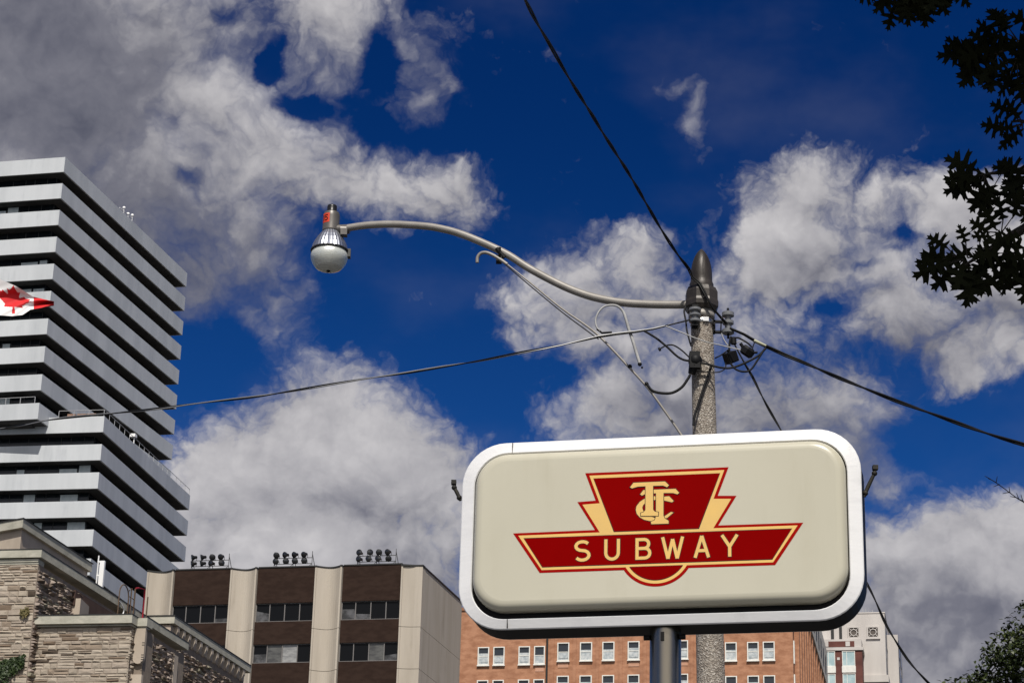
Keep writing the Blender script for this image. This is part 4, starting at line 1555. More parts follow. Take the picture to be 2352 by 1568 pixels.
    P = lambda *l: [zp(x, y) for x, y in l]
    Q = lambda *l: [zq(x, y) for x, y in l]
    Z = lambda *l: [zc(x, y) for x, y in l]
    wire(P((170, 520), (158, 560), (172, 640), (178, 700), (195, 770), (212, 830)), .009, BLK, [.10, .12, .14, .16, .18, .19])
    wire(Q((1355, 742), (1450, 800), (1530, 865), (1600, 930), (1650, 960), (1705, 972)), .011, BLK, .2)
    wire(Q((1475, 885), (1490, 872), (1530, 853), (1580, 853), (1640, 890), (1700, 945)), .008, BLK, .2)
    wire(Q((1468, 886), (1480, 880)), .02, BLK, .2)
    wire(Q((1380, 1150), (1420, 1195), (1490, 1213), (1570, 1210), (1640, 1170), (1685, 1110), (1705, 1075)), .014, BLK, .2)
    wire(Q((1520, 708), (1650, 760), (1720, 790), (1790, 815)) + P((350, 803), (430, 820), (520, 842), (600, 860)), .006, GREYW, .24)
    wire(P((265, 960), (330, 970), (440, 998), (530, 1000), (640, 960), (740, 905), (800, 845)), .011, BLK, .2)
    wire(P((260, 1020), (330, 1032), (420, 1035), (470, 1015), (485, 985), (482, 960)), .006, BLK, .2)
    wire(P((520, 965), (560, 1010), (620, 1030), (680, 1015), (740, 930), (790, 850)), .010, BLK, .2)
    wire(P((450, 730), (470, 780), (500, 825), (520, 850)), .006, GREYW, .12)
    wire(P((448, 640), (446, 700), (450, 735)), .007, BLK, .1)
    wire(P((525, 755), (515, 800), (512, 860), (525, 900)), .011, BLK, .15)
    wire(P((545, 770), (580, 765), (620, 785), (660, 810), (690, 840)), .009, BLK, .15)
    wire(P((560, 808), (590, 792), (640, 800)), .004, GREYW, .15)
    wire(P((400, 925), (440, 905), (500, 865)), .007, BLK, .15)
    wire(P((715, 795), (702, 820), (695, 850), (700, 868)), .006, BLK, .15)
    wire(P((545, 765), (548, 800), (560, 830), (590, 890)), .008, BLK, .15)
    w_ = MB()
    w_.tube([pp(*zp(543, 765), .15), pp(*zp(547, 815), .15)], .03, 8)
    part(w_, 'connector', BLK, root)
    # cable down the pole
    ptsd = [zp(372, 985), zp(345, 1060), zp(310, 1160), zp(275, 1270), zp(240, 1380), zp(230, 1450)]
    w_ = MB()
    w_.tube(smooth_path([pp(x, y, .155 + .02 * i / 5) for i, (x, y) in enumerate(ptsd)]), .013, 8)
    part(w_, 'pole_cable', BLK, root)
    # flat strap loop hanging under the arm
    lp = [(1025, 750), (1000, 715), (992, 665), (1010, 610), (1050, 565), (1105, 550), (1160, 560), (1200, 600), (1225, 670), (1245, 740), (1270, 810), (1300, 910), (1325, 990)]
    w_ = MB()
    path = smooth_path([pp(*zq(x, y), .12) for x, y in lp], 5)
    w_.tube(path, [.010 + .007 * min(1, max(0, (i / len(path) - .35) * 3)) for i in range(len(path))], 8)
    ob = part(w_, 'cable_loop', GREYW, root)
    w_ = MB()
    w_.tube([pp(*zq(1002, 730), .12), pp(*zq(1040, 760), .12), pp(*zq(1115, 755), .12)], .011, 6)
    w_.ball(pp(*zq(1325, 995), .12), .022, n=8)
    w_.ball(pp(*zq(1342, 1020), .12), .012, n=8)
    part(w_, 'loop_end', BLK, root)


lamp()


# ================================================================== overhead cables
def twisted(name, pts, r, pitch, label, mats=(None, None), loc=None, fade=None):
    path = smooth_path(pts, 14)
    # resample by length
    L = [0]
    for a, b in zip(path[:-1], path[1:]):
        L.append(L[-1] + (b - a).length)
    tot = L[-1]
    n = int(tot / pitch * 12) + 2
    mb = MB()
    res = []
    j = 0
    for k in range(n):
        d = tot * k / (n - 1)
        while j < len(L) - 2 and L[j + 1] < d:
            j += 1
        t = (d - L[j]) / max(1e-9, L[j + 1] - L[j])
        res.append((path[j].lerp(path[j + 1], t), d))
    for sgn, mi in ((0, 0), (pi, 1)):
        strand = []
        for i, (p, d) in enumerate(res):
            t = (res[min(i + 1, n - 1)][0] - res[max(i - 1, 0)][0]).normalized()
            a = t.cross(Vector((0, 0, 1))).normalized()
            b = a.cross(t)
            ph = 2 * pi * d / pitch + sgn + 2.2 * noise.noise(p * .6)
            strand.append(p + (a * cos(ph) + b * sin(ph)) * r * 1.02 + b * (.012 * noise.noise(p * 1.3) + .02 * noise.noise(p * .45)) * min(1, d, tot - d))
        mb.tube(strand, r, 6, mi)
    o = whole(mb, name, list(mats), loc or pts[0])
    return tag(o, label, 'cable')


BLK2 = mat('black_insulation', (0.008, 0.008, 0.008), rough=0.5, spec=0.2)
BARE = mat('bare_aluminium', (0.30, 0.30, 0.30), rough=0.45, metal=0.5)
w1 = [(1020, -640, 11.0), (1060, -400, 12.6), (1130, -170, 14.5), (1205, 0, 16.0), (1262, 105, 17.0), (1330, 218, 18.0), (1395, 322, 19.0), (1452, 412, 19.9), (1510, 510, 20.8), (1557, 585, 21.5), (1580, 615, 21.8)]
twisted('overhead_cable', [at(*q) for q in w1] + [pp(1592, 640, .16), pp(*zp(280, 345), .17), pp(*zp(330, 440), .21), pp(*zp(390, 545), .17), pp(*zp(460, 620), .12), pp(*zp(490, 655), .10)], .0085, 1.25,
        'black twisted overhead cable running from the pole cap up to the top of the sky', (BLK2, BLK2))
w2 = [(-1100, 1085, 36.0), (-600, 1045, 31.5), (-120, 998, 27.4), (0, 982, 26.3), (120, 964, 25.4), (260, 950, 24.7), (420, 931, 24.0), (600, 907, 23.4), (760, 882, 23.0), (900, 860, 22.7), (1066, 834, 22.4)]
twisted('overhead_cable', [at(*q) for q in w2] + [pp(*zq(450, 905), .15), pp(*zq(750, 850), .15), pp(*zq(1050, 785), .15), pp(*zq(1350, 742), .15), pp(*zq(1500, 712), .17), pp(*zq(1620, 680), .18), pp(*zp(205, 625), .19)], .0072, 2.3,
        'thin twisted cable with one bare bright strand, crossing in front of the striped tower', (BLK2, BARE))
w3 = [zp(515, 690), zp(640, 745), zp(720, 795), zp(800, 830), zp(900, 880), zp(1060, 945)]
twisted('overhead_cable', [pp(x, y, .1) for x, y in w3] + [at(*q) for q in ((1900, 857, 21.6), (2000, 898, 21.2), (2120, 943, 20.8), (2240, 986, 20.4), (2352, 1024, 20.1), (2480, 1062, 19.6), (2750, 1128, 18.6), (3150, 1200, 17.4), (3700, 1250, 16.2))], .0098, 1.9,
        'thick black cable sloping down from the pole to the edge beside the oak leaves', (BLK2, BLK2))
w4 = [zp(585, 880), zp(640, 980), zp(700, 1080), zp(760, 1200), zp(830, 1330), zp(918, 1485)]
twisted('overhead_cable', [pp(x, y, .12) for x, y in w4] + [pp(x, y, .2) for x, y in ((1850, 1090), (1920, 1220), (1990, 1338), (2015, 1385), (2037, 1432), (2062, 1475), (2085, 1512), (2112, 1545), (2140, 1575), (2210, 1660), (2330, 1790), (2520, 1960))], .0068, 0.9,
        'slack black cable dropping behind the subway sign and out again past the pale building', (BLK2, BLK2))
# pale splice sleeves on the cables
mb = MB()
mb.tube([pp(*zp(705, 788), .12), pp(*zp(800, 828), .12)], [.02, .012], 8)
tag(whole(mb, 'splice_sleeve', mat('yellowed_plastic', (0.42, 0.42, 0.30), rough=0.5), pp(*zp(750, 810), .12)), 'pale yellowish splice sleeve on the thick cable right of the pole', 'splice')
for nm, px, r, lab, sq in (('a', (653, 873), .13, 'black faceted splice box hanging between the cables, rounder of the two', False), ('b', (522, 920), .11, 'black square splice box hanging by the pole, lower of the two', True)):
    q = pp(*zp(*px), .12)
    mb = MB()
    if sq:
        R = Matrix.Rotation(radians(-22), 3, 'Y') @ Matrix.Rotation(radians(25), 3, 'X') @ Matrix.Rotation(radians(20), 3, 'Z')
        mb.fn = lambda p, R=R, q=q: q + R @ Vector(p)
        mb.box((-.06, -.045, -.055), (.06, .045, .055))
        mb.box((-.05, -.052, -.042), (.05, -.046, .042))
        mb.tube([(0, 0, .055), (0, 0, .085)], .016, 8)
    else:
        R = Matrix.Rotation(radians(35), 3, 'Y') @ Matrix.Rotation(radians(20), 3, 'X')
        mb.fn = lambda p, R=R, q=q: q + R @ Vector(p)
        mb.lathe([(.05, -.05), (.072, -.03), (.074, .025), (.05, .05)], (0, 0, 0), 8, smooth=False)
        mb.tube([(-.06, 0, .01), (-.105, 0, .03)], .017, 8)
        mb.tube([(.05, 0, .02), (.09, 0, .05)], .012, 8)
    tag(whole(mb, 'splice_box', BLK, q), lab, 'splice box', 'splice boxes on the cables')


# ================================================================== subway sign
def sign():
    zz6 = zoomed(1120, 1040, 2.1778)
    A = at(*zz6(350, 138), 12.0)
    fr = frame((A.x, A.y), 102.7, 12.7)
    CX = 0.803
    base = fr(Vector((CX, 0.11, 0)))
    root = tag(empty('subway_sign', base), 'rounded white framed SUBWAY sign with red emblem on a steel post', 'sign')

    def rrect(x0, x1, z0, z1, r, n=10):
        pts = []
        for cx, cz, a0 in ((x1 - r, z1 - r, 0), (x0 + r, z1 - r, 90), (x0 + r, z0 + r, 180), (x1 - r, z0 + r, 270)):
            for k in range(n + 1):
                a = radians(a0 + 90 * k / n)
                pts.append((cx + r * cos(a), cz + r * sin(a)))
        return pts

    def loft(mb, rings, close_last=True, mi=0, smooth=True):
        """rings: list of (outline, y)"""
        n = len(rings[0][0])
        vs = []
        for pts, y in rings:
            vs += [(x, y, z) for x, z in pts]
        fs = []
        for i in range(len(rings) - 1):
            for k in range(n):
                fs.append((i * n + k, i * n + (k + 1) % n, (i + 1) * n + (k + 1) % n, (i + 1) * n + k))
        mb.add(vs, fs, mi, smooth)
        if close_last:
            mb.add([(x, rings[-1][1], z) for x, z in rings[-1][0]], [list(range(n))], mi, False)
    X0, X1, Z0, Z1 = -.277, 1.880, 4.648, 5.692
    WHT = mat('white_enamel', (0.70, 0.70, 0.71), (0.62, 0.62, 0.635), 3.0, (1, 1, 4), rough=0.32, spec=0.5, bump=0.06, bump_scale=14, lo=.45, hi=.8, streak=(0.38, (0.42, 0.42, 0.42), 9.0, .25))
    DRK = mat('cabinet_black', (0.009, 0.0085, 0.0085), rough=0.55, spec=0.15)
    DEP = .255
    # cabinet between the two trims
    c = MB(fr)
    o_ = rrect(X0 + .0015, X1 - .0015, Z0 + .0015, Z1 - .0015, .2385)
    loft(c, [(o_, DEP - .021), (o_, .021)], False, smooth=False)
    back_in = rrect(X0 + .06, X1 - .06, Z0 + .05, Z1 - .06, .19)
    part(c, 'cabinet', DRK, root)
    # trim frame: outer edge, flat face, inner return (front), the same behind
    for y0, sg in ((0.0, 1), (DEP, -1)):
        t = MB(fr)
        outer = rrect(X0, X1, Z0, Z1, .24)
        outer_b = rrect(X0, X1, Z0, Z1, .24)
        edge = rrect(X0 + .005, X1 - .005, Z0 + .005, Z1 - .005, .235)
        inn_e = rrect(X0 + .068, X1 - .068, Z0 + .050, Z1 - .062, .19)
        inn = rrect(X0 + .073, X1 - .073, Z0 + .055, Z1 - .067, .185)
        rings = [(outer, y0 + sg * .026), (outer_b, y0 + sg * .019), (edge, y0 + sg * .0145), (inn_e, y0), (inn, y0 + sg * .005), (inn, y0 + sg * .05)]
        loft(t, rings if sg > 0 else [r_ for r_ in rings], False, smooth=False)
        ob = part(t, 'trim_frame', WHT, root)
        if sg > 0:
            sm = MB(fr)
            sm.box((.0005, -.0015, Z1 - .064), (.003, .012, Z1 - .006))
            sm.box((-.003, -.0015, Z0 + .006), (.0005, .012, Z0 + .052))
            part(sm, 'frame_joint', DRK, ob)
    # bulging plastic face
    CRM = mat('cream_plastic', (0.465, 0.442, 0.352), (0.498, 0.474, 0.382), 0.8, rough=0.3, spec=0.4, coat=0.15, lo=.3, hi=.7, streak=(0.30, (0.36, 0.33, 0.24), 7.0, .12))
    fx0, fx1, fz0, fz1 = X0 + .083, X1 - .079, Z0 + .090, Z1 - .076
    f = MB(fr)
    rings = []
    R0 = .18
    for ins, y in ((0, .06), (0, .012), (0, -.004), (.0015, -.014), (.005, -.024), (.010, -.032), (.017, -.039), (.026, -.0445), (.038, -.048), (.050, -.049)):
        rings.append((rrect(fx0 + ins, fx1 - ins, fz0 + ins, fz1 - ins, R0 - ins * .8), y))
    loft(f, rings, True)
    part(f, 'face_panel', CRM, root)
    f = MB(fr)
    loft(f, [(rrect(X0 + .060, X1 - .060, Z0 + .045, Z1 - .055, .19), .030)], True)  # black sheet standing in for the shade between frame and face
    part(f, 'gap_shade', DRK, root)
    # back face, flatter
    f = MB(fr)
    rings = [(rrect(fx0 + i_, fx1 - i_, fz0 + i_, fz1 - i_, R0 - i_ * .8), DEP + y) for i_, y in ((0, -.06), (0, -.012), (.01, .03), (.03, .06), (.06, .07))]
    loft(f, rings, True)
    part(f, 'back_panel', CRM, root)
    bk = MB(fr)
    bk.box((X0 + .15, .05, Z0 + .15), (X1 - .15, DEP - .05, Z1 - .15))
    part(bk, 'inner_box', DRK, root)

    # ---- emblem, in thin stacked layers on the face
    Y = -.0495
    RED1 = mat('emblem_red_edge', (0.29, 0.003, 0.002), rough=0.6, spec=0.03)
    REDP = mat('emblem_red', (0.190, 0.0002, 0.0003), (0.205, 0.0003, 0.0004), 2.0, rough=0.6, spec=0.015)
    YEL = mat('emblem_yellow', (0.72, 0.465, 0.145), (0.66, 0.435, 0.15), 4.0, rough=0.5, spec=0.2)
    INK = mat('emblem_black', (0.012, 0.006, 0.005), rough=0.4)

    def sym(right):
        """a symmetric outline from its right half (top to bottom)"""
        return [(CX + x, z) for x, z in right] + [(CX - x, z) for x, z in right[::-1]]

    def layer(polys, k, name, mt, parent, t=.0006):
        mb = MB(fr)
        for pl in polys:
            # clockwise or anticlockwise: make it anticlockwise seen from the front
            ar = sum(a[0] * b[1] - b[0] * a[1] for a, b in zip(pl, pl[1:] + pl[:1]))
            if ar < 0:
                pl = pl[::-1]
            mb.prism(pl, Y - t * (k + 1), Y - t * k + .0002 if k == 0 else Y - t * k, 'y')
        return part(mb, name, mt, parent)

    def arcpts(hw, zc_, sag, n=14):
        """half of a circular arc below the chord, from its right end to the middle"""
        R = (hw * hw + sag * sag) / (2 * sag)
        a = asin(min(1, hw / R)) if sag <= R else pi - asin(hw / R)
        out = []
        for k in range(n + 1):
            t = a * (1 - k / n)
            out.append((R * sin(t), zc_ - sag + R - R * cos(t)))
        return out
    outer = [(.386, 5.478), (.3275, 5.322), (.4265, 5.318), (.329, 5.159), (.774, 5.157), (.624, 4.9335), (.172, 4.9335)] + arcpts(.172, 4.9335, .0945)[1:]
    mid = [(.363, 5.463), (.3050, 5.306), (.3985, 5.302), (.3030, 5.1445), (.745, 5.143), (.6135, 4.9485), (.1625, 4.9485)] + arcpts(.1625, 4.9485, .0935)[1:]
    em = layer([sym(outer)], 0, 'emblem', RED1, root)
    layer([sym(mid)], 1, 'emblem_border', YEL, em)
    top = [(.3385, 5.445), (.2240, 5.147)]
    ban = [(.7115, 5.1245), (.6085, 4.966)]
    arc = arcpts(.139, 4.9475, .0725)
    o = .0035
    layer([sym([(.3385 + o * .9, 5.445 + o * .4), (.2240 + o, 5.147 - o)]), sym([(.7115 + o * 1.4, 5.1245 + o), (.6085 + o * .6, 4.966 - o)]), sym([(.1415, 4.9475 + o * .8)] + arcpts(.1415, 4.9465, .075))], 2, 'emblem_outline', INK, em)
    layer([sym(top), sym(ban), sym(arc)], 3, 'emblem_panel', REDP, em)

    # lettering: strokes as flat bars
    def bars(strokes, w, mb, k0, jt):
        for i, pl in enumerate(strokes):
            yy0 = Y - .0006 * k0
            yy1 = yy0 - .0006 - .00008 * (i % 5)
            n = len(pl)
            L_, R_ = [], []
            for j, (x, z) in enumerate(pl):
                if j == 0:
                    d = Vector((pl[1][0] - x, pl[1][1] - z)).normalized()
                    mm = Vector((-d.y, d.x))
                    s_ = 1
                elif j == n - 1:
                    d = Vector((x - pl[j - 1][0], z - pl[j - 1][1])).normalized()
                    mm = Vector((-d.y, d.x))
                    s_ = 1
                else:
                    d0 = Vector((x - pl[j - 1][0], z - pl[j - 1][1])).normalized()
                    d1 = Vector((pl[j + 1][0] - x, pl[j + 1][1] - z)).normalized()
                    n0 = Vector((-d0.y, d0.x))
                    n1 = Vector((-d1.y, d1.x))
                    mm = (n0 + n1).normalized()
                    s_ = 1 / max(.35, mm.dot(n0))
                ext = Vector((0, 0))
                if j == 0:
                    ext = -(Vector((pl[1][0] - x, pl[1][1] - z)).normalized()) * jt
                if j == n - 1:
                    ext = (Vector((x - pl[j - 1][0], z - pl[j - 1][1])).normalized()) * jt
                c_ = Vector((x, z)) + ext
                L_.append(c_ + mm * (w / 2 * s_))
                R_.append(c_ - mm * (w / 2 * s_))
            for j in range(n - 1):
                quad = [R_[j], R_[j + 1], L_[j + 1], L_[j]]
                mb.prism([(q_.x, q_.y) for q_ in quad], yy1, yy0, 'y')
    SW = .0168
    h0, h1 = 4.9865, 5.1045
    H = h1 - h0
    hw = SW / 2

    def glyphs():
        G = []
        b, t = h0 + hw, h1 - hw
        # S
        x0, x1 = CX - .4395 + hw, CX - .350 - hw
        xc, rx = (x0 + x1) / 2, (x1 - x0) / 2
        r1 = (t - b) * .24
        zt_, zb_ = t - r1, b + r1
        S = []
        for k in range(11):
            a = radians(32 + (270 - 32) * k / 10)
            S.append((xc + rx * .97 * cos(a), zt_ + r1 * sin(a)))
        zmid = zt_ - r1
        S2 = []
        r2 = (zmid - b) / 2
        for k in range(11):
            a = radians(90 - (90 + 148) * k / 10)
            S2.append((xc + rx * cos(a), b + r2 + r2 * sin(a)))
        G.append(S + S2[1:])
        # U
        x0, x1 = CX - .277 + hw, CX - .193 - hw
        xc, rx = (x0 + x1) / 2, (x1 - x0) / 2
        G.append([(x0, h1 - .0), (x0, b + rx)] + [(xc - rx * cos(pi * k / 10), b + rx - rx * sin(pi * k / 10)) for k in range(1, 10)] + [(x1, b + rx), (x1, h1)])
        # B
        x0, x1 = CX - .110 + hw, CX - .025 - hw
        zm = b + (t - b) * .52
        ru, rl_ = (t - zm) / 2, (zm - b) / 2
        G.append([(x0, h0), (x0, h1)])
        xu = x1 - .006
        G.append([(x0, t), (xu - ru, t)] + [(xu - ru + ru * sin(pi * k / 8), t - ru + ru * cos(pi * k / 8)) for k in range(1, 8)] + [(xu - ru, zm), (x0, zm)])
        G.append([(x0, zm), (x1 - rl_, zm)] + [(x1 - rl_ + rl_ * sin(pi * k / 8), zm - rl_ + rl_ * cos(pi * k / 8)) for k in range(1, 8)] + [(x1 - rl_, b), (x0, b)])
        # W
        x0, x1 = CX + .026 + hw, CX + .149 - hw
        w_ = x1 - x0
        G.append([(x0, h1), (x0 + w_ * .27, h0)])
        G.append([(x0 + w_ * .27, h0), (x0 + w_ * .5, h1 - .012)])
        G.append([(x0 + w_ * .5, h1 - .012), (x0 + w_ * .73, h0)])
        G.append([(x0 + w_ * .73, h0), (x1, h1)])
        # A
        x0, x1 = CX + .198 + hw, CX + .286 - hw
        xc = (x0 + x1) / 2
        G.append([(x0, h0), (xc, h1)])
        G.append([(x1, h0), (xc, h1)])
        G.append([(x0 + (xc - x0) * .32, h0 + H * .32), (x1 + (xc - x1) * .32, h0 + H * .32)])
        # Y
        x0, x1 = CX + .340 + hw, CX + .437 - hw
        xc = (x0 + x1) / 2
        G.append([(x0, h1), (xc, h0 + H * .46)])
        G.append([(x1, h1), (xc, h0 + H * .46)])
        G.append([(xc, h0 + H * .50), (xc, h0)])
        return G
    gl = glyphs()
    for a_, b_ in ((0, 1), (1, 2), (2, 5), (5, 9), (9, 12), (12, 15)):
        mb = MB(fr)
        bars(gl[a_:b_], SW + .006, mb, 4, .003)
        part(mb, 'letter_outline', INK, em)
        mb = MB(fr)
        bars(gl[a_:b_], SW, mb, 5.7, 0)
        part(mb, 'letter', YEL, em)

    # monogram
    def T(x, y):
        yy = y + .0478 * (x - 155)
        return (.662 + (x - 155) * 1.9174e-4, 5.387 - (yy - 395) * 1.978e-4)
    t1 = [(155, 395), (250, 268), (1135, 225), (1245, 330), (1195, 385), (1080, 340), (800, 350), (805, 1020), (850, 1070), (950, 1090), (945, 1190), (465, 1195), (460, 1115), (540, 1090), (590, 1030), (590, 362), (370, 375), (210, 425)]
    t2 = [(440, 590), (530, 470), (1430, 428), (1530, 540), (1480, 580), (1360, 545), (1092, 547), (1092, 1180), (1130, 1260), (1235, 1320), (1235, 1400), (755, 1420), (745, 1350), (850, 1310), (885, 1200), (885, 556), (590, 575), (490, 625)]
    cc = [(1100, 650), (1250, 635), (1375, 765), (1330, 805), (1115, 755), (900, 740), (720, 750), (620, 800), (530, 880), (500, 950), (510, 1010), (560, 1110), (700, 1195), (850, 1245), (980, 1245), (1130, 1190), (1300, 1075), (1370, 1090), (1200, 1235), (1000, 1315), (850, 1338), (700, 1330), (560, 1300), (430, 1230), (345, 1130), (320, 1020), (340, 920), (430, 800), (580, 700), (680, 662), (820, 640)]

    def grow(pl, d):
        ar = sum(a[0] * b[1] - b[0] * a[1] for a, b in zip(pl, pl[1:] + pl[:1]))
        s_ = 1 if ar > 0 else -1
        out = []
        n = len(pl)
        for i in range(n):
            p, c_, q_ = Vector(pl[i - 1]), Vector(pl[i]), Vector(pl[(i + 1) % n])
            d0, d1 = (c_ - p).normalized(), (q_ - c_).normalized()
            n0, n1 = Vector((d0.y, -d0.x)) * s_, Vector((d1.y, -d1.x)) * s_
            mm = (n0 + n1)
            if mm.length < 1e-6:
                mm = n0
            mm.normalize()
            out.append(tuple(c_ + mm * (d / max(.5, mm.dot(n0)))))
        return out
    k = 4
    for nm, pl in (('monogram_letter', cc), ('monogram_letter', t2), ('monogram_letter', t1)):
        P_ = [T(*p) for p in pl]
        layer([grow(P_, .0035)], k, 'monogram_outline', INK, em)
        layer([P_], k + 1, nm, YEL, em)
        k += 1.6
    # ---- post and side brackets
    p = MB(fr)
    p.lathe([(.083, 0.12), (.083, Z0 + .02)], (.826, DEP / 2, 0), 40)
    part(p, 'post', mat('steel_post', (0.21, 0.185, 0.15), (0.27, 0.24, 0.195), 3.0, (1, 1, .3), rough=0.27, metal=1.0), root)
    p = MB(fr)
    p.box((.826 - .17, .02, 0.10), (.826 + .17, DEP + .1, 0.145))
    part(p, 'base_plate', DRK, root)
    for u in (-.105, .105):
        p = MB(fr)
        p.tube([(.826 + u * .75, DEP / 2 - .03, Z0 - .045), (.826 + u * 1.05, DEP / 2 - .03, Z0 - .045)], .014, 8)
        part(p, 'post_bolt', DRK, root)
    p = MB(fr)
    p.box((.826 - .012, DEP / 2 - .092, Z0 - .075), (.826 + .006, DEP / 2 - .078, Z0 - .03))
    part(p, 'post_slot', DRK, root)
    rustm = mat('bracket_iron', (0.010, 0.009, 0.008), (0.025, 0.022, 0.014), 20.0, rough=0.7)
    zzr = zoomed(2060, 1100, 8.711)
    zzl = zoomed(1100, 1100, 8.711)
    for zz_, pts, sd_ in ((zzr, [(880, 1230), (900, 1150), (960, 1010), (1040, 840), (1100, 720), (1115, 600)], 1), (zzl, [(450, 1310), (420, 1250), (370, 1140), (310, 1030), (300, 920)], -1)):
        P_ = [on_wall(*zz_(*q_), (A.x, A.y), 102.7, 0) for q_ in pts]
        dy = Vector((sin(radians(12.7)), cos(radians(12.7)), 0)) * .12
        P_ = [on_wall(*zz_(*q_), (A.x + dy.x, A.y + dy.y), 102.7, 0) for q_ in pts]
        p = MB()
        p.tube(P_, [.008, .010, .011, .010, .009, .008][:len(P_)], 8)
        for q_ in (P_[-1], P_[-2], P_[1]):
            p.ball(q_, .0155, n=8)
        e_ = P_[-1]
        p.box((e_.x - .014, e_.y - .016, e_.z - .011), (e_.x + .014, e_.y + .016, e_.z + .012))
        part(p, 'side_bracket', rustm, root)


sign()


# ================================================================== trees
def oak_leaf_outline():
    """a red oak leaf: pointed lobes either side of the midrib, unit length along +y"""
    r = [(0, 0), (.03, .10), (.06, .17), (.22, .16), (.31, .21), (.20, .25), (.10, .30), (.07, .36), (.28, .40), (.45, .39), (.40, .46), (.49, .52), (.30, .53), (.12, .52), (.08, .57),
         (.25, .66), (.37, .74), (.27, .75), (.28, .83), (.14, .78), (.07, .78), (.10, .88), (.15, .97), (.05, .94), (0, 1.03)]
    return r + [(-x, y) for x, y in r[1:-1][::-1]]


OAKL = oak_leaf_outline()
OAKS = [(0, 0), (.2, .2), (.4, .3), (.2, .45), (.42, .6), (.15, .75), (0, 1), (-.15, .75), (-.42, .6), (-.2, .45), (-.4, .3), (-.2, .2)]


def put_leaf(mb, p, d, up, size, outline, curl=.18):
    d = d.normalized()
    s_ = d.cross(up)
    if s_.length < 1e-3:
        s_ = d.orthogonal()
    s_.normalize()
    nrm = s_.cross(d)
    vs = [p + d * (y * size) + s_ * (x * size) + nrm * (size * (abs(x) * curl - curl * .6 * y * y)) for x, y in outline]
    mb.add(vs, [list(range(len(outline)))])


